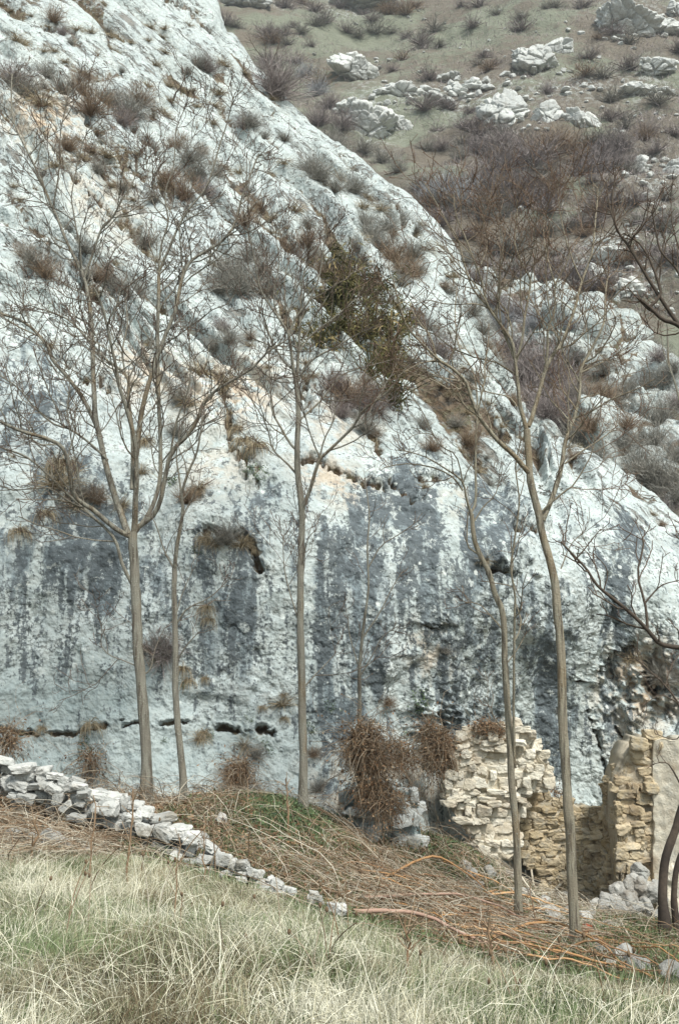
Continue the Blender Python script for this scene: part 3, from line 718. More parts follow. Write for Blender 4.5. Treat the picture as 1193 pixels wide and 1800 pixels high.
tree('bare_tree', 'slim grey tree with a bent foot, just right of the many-stemmed tree', 'tree', (318, 1418), 12.6,
  [([(318,1418),(322,1370),(314,1290),(308,1220),(308,1130),(307,1050),(307,998)], 17, 10)],
  [([(307,1002),(313,955),(322,900),(320,870),(332,830),(345,800),(352,770),(358,730)], 9, 3), ([(320,880),(316,840),(310,800),(318,760),(330,700)], 5, 2), ([(306,1000),(290,970),(275,925),(262,900)], 4, 1.5), ([(309,1100),(330,1070),(370,1050),(405,1015)], 4, 1.5),
   ([(309,1170),(325,1140),(350,1110)], 4, 1.5), ([(322,905),(340,870),(352,850)], 3.5, 1.5), ([(310,1080),(322,1040),(340,1000)], 3, 1.5)], lens=(.55, .28, .15), dens=(3, 4, 5), seed=12)
tree('bare_tree', 'straight slender grey tree standing alone before the rock face', 'tree', (533, 1430), 12.8,
  [([(533,1430),(533,1350),(531,1280),(530,1200),(528,1100),(529,1000),(530,900),(524,840),(523,780),(524,720),(520,668)], 19, 11)],
  [([(520,672),(512,630),(508,590),(490,560),(470,530),(455,500),(446,450),(435,400)], 8, 2), ([(522,670),(523,630),(527,590),(528,540),(532,490),(545,440)], 8, 2), ([(524,668),(540,640),(560,625),(590,610),(620,592),(655,575)], 6, 2),
   ([(508,592),(518,560),(540,535),(552,510),(562,480),(568,440),(575,395)], 6, 2), ([(527,795),(510,780),(490,745),(478,720),(474,660),(472,610)], 6, 2), ([(527,905),(545,860),(560,812),(580,790),(620,750),(640,720),(680,690),(710,650),(728,635)], 9, 2.5),
   ([(560,812),(568,775),(585,740),(590,700)], 4, 2), ([(527,840),(505,815),(480,790),(468,745),(440,700),(428,670)], 5, 1.5), ([(533,1210),(560,1180),(592,1145)], 4, 1.5), ([(530,1110),(515,1060),(500,1000),(498,940)], 3.5, 1.5),
   ([(525,740),(555,712),(575,690),(600,660),(640,645),(700,630)], 5, 2), ([(516,650),(498,635),(478,600),(465,560),(455,545)], 5, 2), ([(522,625),(545,590),(585,560),(620,530),(640,500)], 5, 1.5), ([(524,620),(505,560),(500,500),(512,440)], 5, 1.5), ([(490,560),(480,520),(490,460),(480,400)], 4, 1.5), ([(531,1000),(540,950),(556,930)], 3, 1.5)], seed=13, up=.7)
tree('sapling', 'thin pale sapling rising out of the dead bramble mound', 'tree', (628, 1348), 13.6,
  [([(628,1348),(632,1270),(632,1180),(637,1125),(642,1075)], 9, 6)],
  [([(642,1078),(648,1030),(645,960),(648,900),(640,840)], 5, 2), ([(638,1120),(665,1080),(690,1030),(710,1000)], 3.5, 1.5), ([(632,1180),(615,1120),(612,1080)], 3, 1.5), ([(632,1190),(655,1150),(672,1120),(700,1100)], 3, 1.5), ([(646,1000),(670,960),(700,940),(735,915)], 3, 1.5)], lens=(.5, .25), dens=(3, 4), r0=(.006, .0042), seed=14)
tree('bare_tree', 'thinner of the two tall trees before the ruin, S-bend halfway up its trunk', 'tree', (912, 1632), 12.0,
  [([(912,1632),(910,1550),(905,1450),(897,1350),(892,1250),(886,1150),(883,1080),(868,1040),(856,1000),(842,975),(832,945),(828,903)], 17, 9)],
  [([(828,905),(818,872),(812,845),(785,825),(745,802),(700,790)], 6, 2), ([(813,862),(795,838),(762,822),(715,815),(675,822)], 4.5, 2), ([(826,905),(835,880),(835,820),(836,760),(838,700),(830,650),(808,615),(800,560),(803,500)], 6, 2), ([(905,1350),(902,1230),(903,1120),(905,1050),(897,1000),(903,950),(912,880),(906,820),(915,770)], 6, 2.5),
   ([(830,920),(850,890),(870,870),(880,830)], 3.5, 1.5), ([(812,845),(800,800),(770,780),(740,720),(715,690)], 3.5, 1.5), ([(842,975),(822,960),(820,930),(822,900)], 4, 2), ([(885,1110),(860,1080),(840,1062),(815,1058)], 3.5, 1.5), ([(887,1170),(910,1140),(925,1110)], 3, 1.5), ([(893,1290),(870,1265),(862,1240)], 3, 1.5)], lens=(.6, .3, .15), dens=(3, 4.5, 5), seed=15, mat='tbark')
tree('bare_tree', 'tallest tree beside the ruin, thick leaning trunk with split bark and forked crown', 'tree', (1012, 1668), 11.0,
  [([(1012,1668),(1006,1560),(1000,1450),(993,1350),(988,1250),(985,1150),(980,1080),(970,1000),(955,950),(945,900),(932,850),(928,800),(925,755)], 22, 14)],
  [([(926,760),(914,715),(911,690),(907,650),(903,610),(890,585),(870,558),(855,535),(845,490),(830,450),(815,410),(802,380),(797,340)], 10, 2.5), ([(905,640),(918,595),(922,560),(930,515),(932,490),(918,465),(905,430),(908,395),(908,350)], 6, 2.5), ([(905,635),(888,590),(872,555),(850,530),(830,505),(815,460),(805,420),(785,390),(762,350),(745,320)], 6, 2),
   ([(928,750),(940,715),(950,680),(958,650),(970,625),(985,605),(1000,570),(1010,540),(1020,500),(1035,460),(1042,430),(1046,380),(1050,330)], 10, 3), ([(955,660),(962,620),(962,580),(975,545),(976,500),(995,465),(1003,430)], 6, 2),
   ([(932,835),(905,803),(880,780),(860,758),(840,730),(828,700),(818,672),(797,650),(770,632),(745,607),(715,575),(700,530),(690,490)], 11, 3), ([(820,680),(790,685),(755,665),(722,655),(700,640)], 4, 2), ([(908,715),(893,698),(860,690),(830,680)], 4, 2), ([(953,915),(968,880),(985,830),(993,780),(1000,755),(1010,730),(1018,690),(1020,650),(1035,620),(1060,570),(1063,520),(1070,470)], 11, 3),
   ([(950,905),(957,893),(990,865),(1010,850),(1038,800),(1045,765)], 5, 2), ([(992,815),(1020,795),(1060,768),(1085,748)], 4.5, 2), ([(1018,692),(1003,670),(995,640),(975,618)], 4, 1.5), ([(1020,655),(1060,635),(1105,610)], 4, 1.5), ([(975,500),(960,450),(955,400),(965,350)], 4, 1.5), ([(1022,495),(1000,440),(985,380),(980,330)], 4, 1.5),
   ([(872,555),(875,500),(885,440),(878,390)], 4, 1.5), ([(840,475),(855,430),(845,370)], 3.5, 1.5), ([(770,632),(735,640),(700,660)], 3.5, 1.5), ([(985,1000),(1000,960),(1030,930)], 3, 1.5)], seed=16, mat='tbark')
tree('dark_tree', 'dark curved trunk at the right edge leaning out past the plastered ruin wall', 'tree', (1168, 1628), 12.2,
  [([(1168,1628),(1164,1570),(1168,1510),(1186,1460),(1205,1400),(1235,1330),(1250,1250)], 21, 13)],
  [([(1218,1370),(1205,1300),(1193,1240),(1168,1205),(1140,1178),(1112,1155)], 6, 2), ([(1205,1400),(1180,1350),(1165,1340),(1140,1345)], 4, 1.5), ([(1190,1235),(1160,1222),(1130,1240)], 3, 1.5), ([(1200,1280),(1185,1300),(1150,1290)], 3, 1.5), ([(1168,1208),(1180,1170),(1193,1150)], 3, 1.5)], mat='dbark', lens=(.5, .25), dens=(4, 5), r0=(.007, .004), seed=17)
tree('dark_tree', 'short dark stem standing close against the curved dark trunk', 'tree', (1190, 1630), 12.4,
  [([(1190,1630),(1183,1575),(1190,1520),(1215,1450),(1230,1380)], 14, 9)], [([(1200,1490),(1225,1440),(1260,1400)], 5, 2)], mat='dbark', lens=(.4, .2), dens=(3, 4), r0=(.006, .004), seed=18)
tree('overhanging_tree', 'tree beyond the frame whose crooked dark boughs hang in at the right', 'tree', (1360, 1760), 8.6,
  [([(1360,1760),(1350,1500),(1340,1250),(1330,1000),(1310,750),(1300,640)], 34, 20)],
  [([(1338,1190),(1280,1155),(1230,1140),(1193,1138),(1160,1132),(1140,1110),(1110,1080),(1080,1055),(1050,1030),(1030,1000),(1000,968),(985,952)], 13, 3.5), ([(1137,1103),(1133,1060),(1120,1010),(1130,960),(1128,945)], 6, 3), ([(1010,985),(1030,960),(1055,930)], 4, 2), ([(1133,1060),(1160,1030),(1193,1020)], 4, 2),
   ([(1305,690),(1250,620),(1193,573),(1165,562),(1140,540),(1122,524)], 13, 6), ([(1193,573),(1160,525),(1128,472),(1102,430),(1080,395),(1075,350),(1082,300)], 9, 3), ([(1140,540),(1160,518),(1150,480),(1138,450),(1120,425),(1095,410)], 7, 3),
   ([(1102,430),(1125,400),(1150,370),(1165,335)], 5, 2), ([(1150,480),(1168,440),(1160,400)], 4, 2), ([(1280,650),(1230,560),(1200,500),(1185,470),(1160,440),(1150,400),(1145,370)], 7, 3), ([(1220,545),(1225,480),(1195,440),(1180,390),(1178,340)], 5, 2), ([(1080,395),(1070,360),(1065,320)], 4, 2), ([(1330,960),(1260,960),(1210,960),(1185,940)], 6, 2.5), ([(1060,1040),(1065,1000),(1040,970)], 3, 1.5)],
  mat='dbark', lens=(.42, .2, .1), dens=(4.5, 6.5, 7), r0=(.010, .006, .0042), lean=.12, seed=19)
tree('thin_tree', 'thin pale leaning stem against the rocky spur under the dark boughs', 'tree', (1200, 800), 24.0,
  [([(1215,800),(1190,690),(1175,640),(1172,590)], 5, 4)], [([(1172,592),(1170,540),(1160,500)], 3, 1.5), ([(1180,660),(1165,620),(1160,570)], 3, 1.5)], mat='bark', lens=(.8, .4), dens=(2, 3), r0=(.01, .007), seed=20)

# ---------------------------------------------------------------- shrubs, tufts
def shrub_mesh(name, mat, n=260, spread=.9, up=.9, h=1.0, w=.012, sub=3, droop=0.0, seed=0, flat=1.0, curl=.22, r3=False):
    """a twiggy shrub of about unit height growing from the origin"""
    global rng
    keep = rng; rng = np.random.default_rng(seed)
    m = 6
    b = rng.normal(size=(n, 3)) * np.array([.10, .10, .03]) * spread
    d = rng.normal(size=(n, 3)) * np.array([spread, spread * flat, .25]); d[:, 2] = np.abs(d[:, 2]) + up * rng.uniform(.5, 1.2, n); d = norm(d)
    ln = h * rng.uniform(.55, 1.15, n)
    pts = [b]; v = d
    for q in range(m - 1):
        v = norm(v + rng.normal(size=(n, 3)) * curl + np.array([0, 0, -droop * (q + 1) / m]))
        pts.append(pts[-1] + v * (ln / (m - 1))[:, None])
    pts = np.stack(pts, 1); wid = np.linspace(w * 1.5, w * .5, m)[None] * rng.uniform(.7, 1.3, (n, 1))
    mb_ = MB(); tn = np.clip(rng.uniform(.0, .8, (n, 1)) + np.linspace(-.1, .2, m)[None], 0, 1)
    ribbons(mb_, pts, wid, tn)
    for s in range(sub):
        k_ = rng.integers(1, m - 1, n); b2 = pts[np.arange(n), k_]; d2 = norm(pts[np.arange(n), k_ + 1] - b2)
        v = norm(d2 + rng.normal(size=(n, 3)) * .65); l2 = ln * rng.uniform(.18, .45, n); p2 = [b2]
        for q in range(3):
            v = norm(v + rng.normal(size=(n, 3)) * .3 + np.array([0, 0, .12 - droop * .5])); p2.append(p2[-1] + v * (l2 / 3)[:, None])
        ribbons(mb_, np.stack(p2, 1), np.linspace(w * .8, w * .35, 4)[None] * np.ones((n, 1)), np.clip(rng.uniform(.1, 1, (n, 1)), 0, 1))
    me = mb_.data(name, mat, smooth=False)
    rng = keep
    return me
SH = {}
def variants(key, cnt, **k):
    SH[key] = [shrub_mesh('foliage', seed=100 + 7 * i + len(SH) * 31, **k) for i in range(cnt)]
variants('purple', 4, mat=M['shp'], n=260, spread=.75, up=.75, w=.010, sub=4)
variants('grey', 4, mat=M['shg'], n=230, spread=.8, up=.7, w=.010, sub=4)
variants('russet', 3, mat=M['sho'], n=220, spread=.7, up=.8, w=.010, sub=4)
variants('silver', 2, mat=M['shl'], n=260, spread=.65, up=.9, w=.010, sub=4)
variants('tuft', 5, mat=M['tuft'], n=170, spread=.8, up=.5, w=.014, sub=0, droop=.35, curl=.14)
variants('hang', 3, mat=M['tuft'], n=230, spread=.22, up=.12, w=.013, sub=0, droop=1.9, curl=.12)
def leaf_cloud(seed):
    g = np.random.default_rng(seed); n = 260; a = g.normal(size=(n, 3)) * np.array([.30, .16, .34]) + np.array([0, 0, .2]); a = a[fbm(a * 3, 2, seed) > -.15]; n = len(a)
    d = norm(g.normal(size=(n, 3))); s = g.uniform(.03, .07, (n, 1)); mb_ = MB()
    ribbons(mb_, np.stack([a - d * s, a, a + d * s], 1), np.array([[.3, 1.2, .2]]) * s, g.uniform(0, 1, (n, 1)))
    return mb_.data('foliage', M['leafg'], smooth=False)
SH['green'] = [leaf_cloud(i) for i in (5, 6, 7, 8)]

LM = []          # landmarks for the labels: (px, py, phrase, zone)
def lm(px, py, ph, z): LM.append((px, py, ph, z))
for q in [(620,560,'the olive evergreen bush'), (640,855,'the long diagonal crack'), (400,720,'the brown hollow above the slim tree'), (410,950,'the arched grassy ledge'), (105,880,'the big hanging grass clump'),
          (480,130,'the dead tree on the cliff crest'), (60,200,'the scrubby shelf at the upper left'), (250,190,'the purple shrub row high on the slabs'), (700,440,'the shrubs near the cliff crest'), (240,1280,'the level crack behind the many-stemmed tree'),
          (880,1010,'the deep black hole'), (925,930,'the upper dark hole'), (330,300,'the big grey shrub mid slab'), (950,690,'the purple thicket behind the crest'), (1000,800,'the rounded brow of rock'), (150,640,'the short steep crack'), (30,450,'the black-speckled rock patch'), (760,620,'the smooth white slab'), (540,680,'the round white knob')]: lm(*q, 'cliff')
OUT = [(625,118,78,36,'the flat pale outcrop by the slope foot'), (938,105,85,50,'the tall stepped outcrop'), (990,82,50,25,'the low split outcrop'), (1092,30,100,52,'the broken crag at the top right'), (1150,112,58,42,'the craggy block near the right edge'), (1185,15,40,30,'the small crag in the top corner'),
       (790,135,46,24,'the lone round boulder'), (888,190,78,72,'the great cracked block'), (962,198,42,40,'the grey slab beside the cracked block'), (1022,208,48,36,'the pale block on the grassy bank'), (648,218,90,52,'the grey slabs beside the crest'), (615,184,50,20,'the low white shelf'), (700,160,70,22,'the pale rock strip'),
       (700,215,40,30,'the leaning grey slab'), (1130,158,80,24,'the long low ledge'), (1068,445,60,36,'the ragged white patch'), (1100,500,50,30,'the small white crag above the spur'), (1190,292,44,40,'the mossy crag at the right edge'), (1122,288,30,34,'the narrow pale rock'), (640,4,110,26,'the pale cliff band at the top'), (430,4,80,24,'the pale crag at the top left'), (830,148,30,16,'the small pale knob'), (1160,45,60,36,'the jagged rib under the corner'), (770,178,60,18,'the row of white stones'), (1045,480,44,26,'the flat white patch')]
for x, y, w, h, ph in OUT: lm(x, y, ph, 'hill')
lm(1000, 420, 'the scrubby hollow below the crest', 'hill'); lm(780, 330, 'the silver thicket', 'hill'); lm(900, 260, 'the large purple thicket', 'hill')
lm(1075, 520, 'the white knob on the spur', 'spur'); lm(1085, 620, 'the undercut block on the spur', 'spur'); lm(1150, 700, 'the lower spur rocks', 'spur')
_used = {}; _rank = {}
ORD = ['nearest', 'second nearest', 'third nearest', 'fourth nearest', 'fifth nearest', 'sixth nearest', 'seventh nearest', 'eighth nearest', 'ninth nearest', 'tenth nearest', 'eleventh nearest', 'twelfth nearest', 'thirteenth nearest', 'fourteenth nearest', 'fifteenth nearest', 'sixteenth nearest', 'seventeenth nearest', 'eighteenth nearest']
PEND = []
def place_label(o, px, py, desc, zone):
    PEND.append((o, px, py, desc, zone))
def finish_labels():
    b = {}
    for o, px, py, desc, zone in PEND:
        c = [(math.hypot(px - a, (py - q)), a, q, ph) for a, q, ph, z in LM if z == zone and math.hypot(px - a, py - q) > 3]
        d, a, q, ph = min(c)
        dx, dy = px - a, py - q
        w = ('right of' if dx > 0 else 'left of') if abs(dx) > abs(dy) else ('below' if dy > 0 else 'above')
        b.setdefault((desc, w, ph), []).append((d, o))
    for (desc, w, ph), l in b.items():
        l.sort(key=lambda q: q[0])
        for i, (d, o) in enumerate(l):
            o['label'] = f'{desc}, {ORD[min(i, len(ORD) - 1)]} {w} {ph}' if len(l) > 1 else f'{desc} {w} {ph}'

DESC = {'purple': ('purple-brown leafless shrub', 'shrub'), 'grey': ('grey leafless shrub', 'shrub'), 'russet': ('russet twiggy shrub', 'shrub'), 'silver': ('silvery leafless shrub', 'shrub'), 'tuft': ('dry grass tuft', 'grass tuft'), 'hang': ('drooping dry grass clump', 'grass tuft'), 'green': ('small green ivy patch', 'ivy')}
def put_shrub(kind, p, n_, size, px, py, zone, group, sx=1.0, label=None, lean=.0):
    me = SH[kind][rng.integers(len(SH[kind]))]
    o = link({'tuft': 'grass_tuft', 'hang': 'grass_tuft', 'green': 'ivy'}.get(kind, 'shrub'), me, None, p + n_ * size * -.02)
    z = norm(np.array([0, 0, 1.0]) * (1 - lean) + n_ * lean + 0.12 * rng.normal(size=3)); x = norm(np.cross([0, 1, 0], z)); y = np.cross(z, x)
    a = rng.uniform(-.9, .9); ca, sa = math.cos(a), math.sin(a)
    X_, Y_ = x * ca + y * sa, -x * sa + y * ca
    m_ = Matrix(((X_[0], Y_[0], z[0]), (X_[1], Y_[1], z[1]), (X_[2], Y_[2], z[2])))
    o.rotation_euler = m_.to_euler(); o.scale = (size * sx, size * sx, size)
    d, c = DESC[kind]
    tag(o, label, c, group)
    if not label: place_label(o, px, py, d, zone)
    return o
# hand-placed on the cliff: (px, py, size in photo px, kind)
CS = [(30,60,40,'tuft'),(95,25,45,'russet'),(110,55,30,'purple'),(160,50,30,'tuft'),(195,58,30,'tuft'),(210,65,20,'tuft'),(205,88,25,'tuft'),(230,72,18,'tuft'),(290,85,30,'tuft'),(260,68,20,'tuft'),(290,45,22,'tuft'),(275,105,30,'tuft'),
 (20,130,70,'purple'),(45,150,70,'grey'),(80,120,50,'grey'),(75,170,60,'tuft'),(110,150,60,'grey'),(140,150,45,'russet'),(160,175,75,'russet'),(190,165,60,'purple'),(225,185,75,'purple'),(245,170,60,'russet'),(215,205,50,'purple'),(150,130,40,'russet'),
 (350,105,50,'grey'),(365,115,40,'purple'),(400,110,25,'tuft'),(440,205,50,'grey'),(430,215,40,'purple'),(465,235,28,'purple'),(500,240,30,'grey'),(545,285,60,'grey'),(560,300,60,'grey'),(590,325,50,'grey'),(620,320,60,'grey'),(640,355,40,'tuft'),(600,300,45,'tuft'),
 (280,190,40,'tuft'),(310,250,45,'purple'),(335,265,60,'grey'),(345,300,70,'grey'),(320,330,70,'purple'),(300,310,60,'russet'),(360,330,50,'purple'),(380,300,35,'grey'),(420,295,30,'tuft'),(430,380,55,'russet'),(460,360,55,'russet'),(440,440,70,'grey'),(400,470,80,'grey'),(420,490,90,'grey'),(460,470,60,'grey'),(385,500,60,'grey'),
 (245,265,35,'tuft'),(270,345,40,'grey'),(190,260,50,'tuft'),(170,290,40,'grey'),(120,250,45,'russet'),(100,280,40,'tuft'),(300,170,30,'tuft'),(330,120,30,'grey'),(260,145,25,'tuft'),(345,180,25,'tuft'),(375,210,30,'tuft'),(385,160,22,'tuft'),
 (60,450,70,'grey'),(80,470,60,'russet'),(45,440,50,'purple'),(190,490,60,'grey'),(210,500,70,'grey'),(170,480,50,'russet'),(240,510,50,'grey'),(90,540,25,'green'),(85,600,40,'tuft'),(150,430,50,'grey'),(120,400,40,'grey'),(230,400,40,'tuft'),(260,420,55,'grey'),
 (520,360,45,'tuft'),(540,420,55,'russet'),(550,445,45,'grey'),(500,440,50,'purple'),(480,500,60,'grey'),(560,470,60,'purple'),(590,470,60,'grey'),(540,390,40,'grey'),(625,430,45,'grey'),(600,480,40,'russet'),
 (650,400,60,'grey'),(665,420,60,'grey'),(680,390,55,'grey'),(690,440,70,'purple'),(710,470,70,'purple'),(725,440,60,'grey'),(700,490,45,'grey'),(735,470,40,'grey'),(730,400,45,'grey'),(745,430,50,'tuft'),(670,360,40,'tuft'),(700,380,50,'grey'),(640,380,45,'grey'),
 (740,570,60,'grey'),(755,590,75,'grey'),(770,610,70,'purple'),(730,560,40,'purple'),(790,510,35,'grey'),(720,620,35,'tuft'),(825,660,45,'grey'),(840,655,40,'tuft'),(815,640,25,'tuft'),(790,480,30,'tuft'),(850,600,40,'grey'),
 (780,500,30,'purple'),(830,540,50,'grey'),(845,575,50,'purple'),(860,620,50,'russet'),
 (590,670,70,'purple'),(620,690,90,'purple'),(650,700,80,'purple'),(600,720,50,'purple'),(640,740,60,'grey'),(660,760,30,'russet'),
 (380,600,50,'grey'),(400,590,60,'grey'),(390,570,40,'purple'),(440,590,30,'russet'),(470,640,25,'tuft'),(320,690,60,'grey'),(330,700,50,'tuft'),(350,640,70,'tuft'),(400,660,70,'tuft'),(440,600,30,'tuft'),(395,700,70,'hang'),(395,750,70,'hang'),(420,770,60,'hang'),(430,790,60,'hang'),(450,800,70,'hang'),(455,830,40,'green'),(440,820,30,'green'),
 (260,600,25,'tuft'),(235,670,25,'tuft'),(100,830,90,'tuft'),(95,850,90,'hang'),(110,840,90,'hang'),(125,860,50,'tuft'),(80,920,60,'hang'),(35,950,60,'hang'),(150,860,60,'grey'),(170,870,50,'russet'),(135,880,50,'tuft'),(25,800,20,'tuft'),(258,790,60,'hang'),(250,820,40,'tuft'),
 (300,840,40,'green'),(330,870,55,'russet'),(345,880,50,'hang'),(350,850,40,'tuft'),(215,880,40,'tuft'),(310,750,50,'grey'),
 (375,945,50,'tuft'),(400,938,60,'grey'),(425,945,50,'tuft'),(440,960,45,'hang'),(360,960,50,'hang'),(345,965,25,'green'),(450,975,30,'hang'),(365,1080,50,'hang'),(370,1100,40,'hang'),
 (275,1130,70,'grey'),(290,1135,70,'purple'),(260,1128,40,'grey'),(280,1165,45,'hang'),(320,1190,50,'hang'),(330,1210,50,'hang'),(320,1200,25,'green'),(362,1200,30,'hang'),(160,1290,90,'hang'),(155,1320,60,'green'),(150,1300,45,'green'),(165,1350,40,'green'),(30,1280,60,'russet'),(10,1270,60,'russet'),(35,1290,40,'green'),(75,1290,60,'hang'),
 (350,1290,60,'tuft'),(360,1300,70,'hang'),(370,1290,30,'green'),(290,1300,30,'green'),(460,1250,40,'hang'),(495,1225,50,'tuft'),(500,1230,50,'hang'),(430,1300,70,'tuft'),(450,1320,70,'grey'),(470,1310,50,'green'),(410,1350,80,'russet'),(420,1370,80,'russet'),(500,1270,45,'hang'),(545,1280,50,'green'),(550,1320,50,'russet'),(560,1380,60,'grey'),(440,1260,40,'green'),
 (740,1240,50,'green'),(730,1220,40,'green'),(680,1230,50,'russet'),(710,1290,40,'green'),(700,1320,60,'grey'),(580,1240,50,'green'),(1000,790,35,'grey'),(1008,800,30,'purple'),(850,980,30,'tuft'),(780,1140,25,'grey'),(980,1250,30,'grey'),(1050,640,50,'grey'),
 (660,790,45,'hang'),(655,770,35,'tuft'),(745,850,25,'tuft'),(740,740,40,'grey'),(760,780,45,'russet'),(800,740,35,'grey'),(820,770,45,'russet'),(835,790,30,'purple'),(870,640,40,'grey'),(900,700,40,'purple'),(1140,1160,60,'grey'),(1165,1180,60,'grey'),(1110,1150,40,'tuft'),(1170,1230,60,'grey'),(1150,1290,50,'grey')]
for x, y, s, k_ in CS:
    if k_ == 'purple' and (int(x) * 7 + int(y)) % 3: k_ = 'grey' if int(y) % 2 else 'russet'
    s = s * ((.8 if y > 300 else .88) if y < 1230 else .5)
    if not in_cliff(x, y): 
        p, n_ = on_cliff(x, np.interp(x, RX, RY) + 8)
    else: p, n_ = on_cliff(x, y + (s * .35 if k_ != 'hang' else -s * .3))
    sz = s * p[1] / F * (0.95 if k_ not in ('hang',) else .9)
    put_shrub(k_, p, n_, sz, x, y, 'cliff', 'shrubs and tufts rooted in the cliff', lean=.35 if k_ not in ('hang',) else .0)
# small ones seeded in the cracks of the leaning slabs
cand = np.argwhere((soil_g[:NR - 6] > .35) & (U[:NR - 6] > .5) & (ppx[:NR - 6] > -10) & (ppx[:NR - 6] < 1200) & (ppy[:NR - 6] > -10))
pick = cand[rng.permutation(len(cand))]; got = []
for i, j in pick:
    x, y = ppx[i, j], ppy[i, j]
    if all((x - a) ** 2 + (y - b) ** 2 > 19 ** 2 for a, b in got):
        got.append((x, y)); kd = rng.choice(['tuft', 'grey', 'purple', 'russet', 'tuft'], p=[.62, .12, .03, .05, .18])
        sz = rng.uniform(10, 26) * cpos[i, j][1] / F
        put_shrub(str(kd), cpos[i, j], cn[i, j], sz, x, y, 'cliff', 'small tufts in the cracks of the slabs', lean=.45)
    if len(got) >= 250: break
# the dead tree on the crest
dt, _ = on_cliff(480, 168)
o = put_shrub('purple', dt, np.array([0, 0, 1.]), 2.0, 480, 150, 'cliff', None, label='dark leafless shrub in the notch of the cliff crest', sx=.8)
tree('dead_tree', 'small dark leafless tree on the crest of the cliff against the far hillside', 'tree', (470, 150), float(dt[1]),
  [([(480,165),(474,130),(468,105)], 4, 3)], [([(470,110),(452,90),(440,72)], 2.5, 1), ([(472,120),(485,95),(492,75)], 2.5, 1), ([(468,106),(466,80),(460,66)], 2, 1)], mat='dbark', lens=(.9, .5), dens=(2.5, 3), r0=(.012, .008), seed=31)
tree('dead_tree', 'small black leafless tree clinging to the slab under the crest notch', 'tree', (318, 180), 29,
  [([(305,168),(320,148),(330,118)], 3, 2)], [([(322,140),(335,130),(345,105)], 2, 1), ([(312,158),(300,130),(292,118)], 2, 1)], mat='dbark', lens=(.7, .4), dens=(2, 3), r0=(.012, .008), seed=32)

# evergreen bush hanging on the cliff
def evergreen():
    mb_ = MB(); n = 0
    for (x, y, rx, ry) in [(590,495,45,32),(640,520,45,35),(600,545,60,38),(665,560,40,34),(560,560,40,34),(625,560,40,40),(640,590,50,28),(690,585,25,22),(575,600,36,30),(610,470,34,22),(680,640,22,50),(690,700,20,28),(545,610,22,24)]:
        c, n_ = on_cliff(x, y); q = int(rx * ry * 1.0)
        a = rng.normal(size=(q, 3)) * .62
        s = c[1] / F
        b = c + n_ * ry * s * .5 + a * np.array([rx, 30, ry]) * s
        keep_ = fbm(b * 1.9, 4, 401, .6) > .0; b = b[keep_]; q = len(b)
        d = norm(rng.normal(size=(q, 3)) * .7 + np.array([0, -.25, .25])); ln = rng.uniform(.08, .24, q)
        pts = np.stack([b, b + d * (ln / 2)[:, None], b + d * ln[:, None] + np.array([0, 0, -.04])], 1)
        ribbons(mb_, pts, np.array([[.026, .03, .010]]) * np.ones((q, 1)), np.clip(.5 + .9 * fbm(b * 1.1, 3, 402)[:, None] + rng.uniform(-.25, .25, (q, 1)), 0, 1))
    c, _ = on_cliff(600, 600)
    for x, y in [(580,470),(640,520),(600,560),(560,590),(680,590),(610,600),(650,640),(690,690)]:
        b0, n0 = on_cliff(x, y + 20); k_ = 60; z = np.linspace(0, 1, 6)[None, :, None]
        d = norm(rng.normal(size=(k_, 1, 3)) * .6 + n0 * .5 + np.array([0, 0, .5])); pp_ = b0 + d * z * rng.uniform(.4, 1.1, (k_, 1, 1)) + np.cumsum(rng.normal(size=(k_, 6, 3)) * .03, 1)
        ribbons(mb_, pp_, np.linspace(.022, .008, 6)[None] * np.ones((k_, 1)), .35)
    o = mb_.build('evergreen_bush', M['shv'])
    tag(o, 'olive-green evergreen bush spilling down the upper cliff', 'bush')
evergreen()

# scrub on the middle spur and the purple thicket behind the crest
SP = [(900,600,80,'purple'),(925,640,100,'purple'),(950,620,100,'purple'),(970,650,110,'purple'),(930,690,100,'purple'),(960,710,90,'purple'),(985,730,90,'purple'),(1010,760,80,'grey'),(1030,700,90,'grey'),(1000,690,90,'purple'),(1040,740,70,'russet'),(905,540,70,'purple'),(870,520,60,'purple'),(880,560,70,'silver'),(940,560,60,'silver'),(1000,560,45,'silver'),
 (1060,690,60,'russet'),(1075,700,70,'grey'),(1100,680,70,'grey'),(1130,670,80,'grey'),(1160,720,90,'grey'),(1150,760,80,'grey'),(1120,800,80,'grey'),(1145,820,90,'grey'),(1170,830,90,'grey'),(1190,860,80,'grey'),(1190,790,70,'grey'),(1100,740,50,'russet'),(1170,660,60,'grey'),(1190,700,60,'purple'),(1060,640,60,'grey'),(1140,600,40,'grey'),(1160,620,50,'purple'),(1185,640,50,'grey'),(1110,840,60,'russet'),(1140,860,60,'grey'),(1165,890,70,'purple'),(1185,910,60,'grey'),(835,480,50,'purple'),(820,455,50,'grey'),(1095,770,60,'grey'),(1015,620,50,'grey'),(850,500,50,'grey')]
for x, y, s, k_ in SP:
    p, n_ = on_spur(x, y + s * .3)
    put_shrub(k_, p, n_, s * p[1] / F * .74, x, y, 'spur', 'shrubs on the rocky spur', lean=.1)

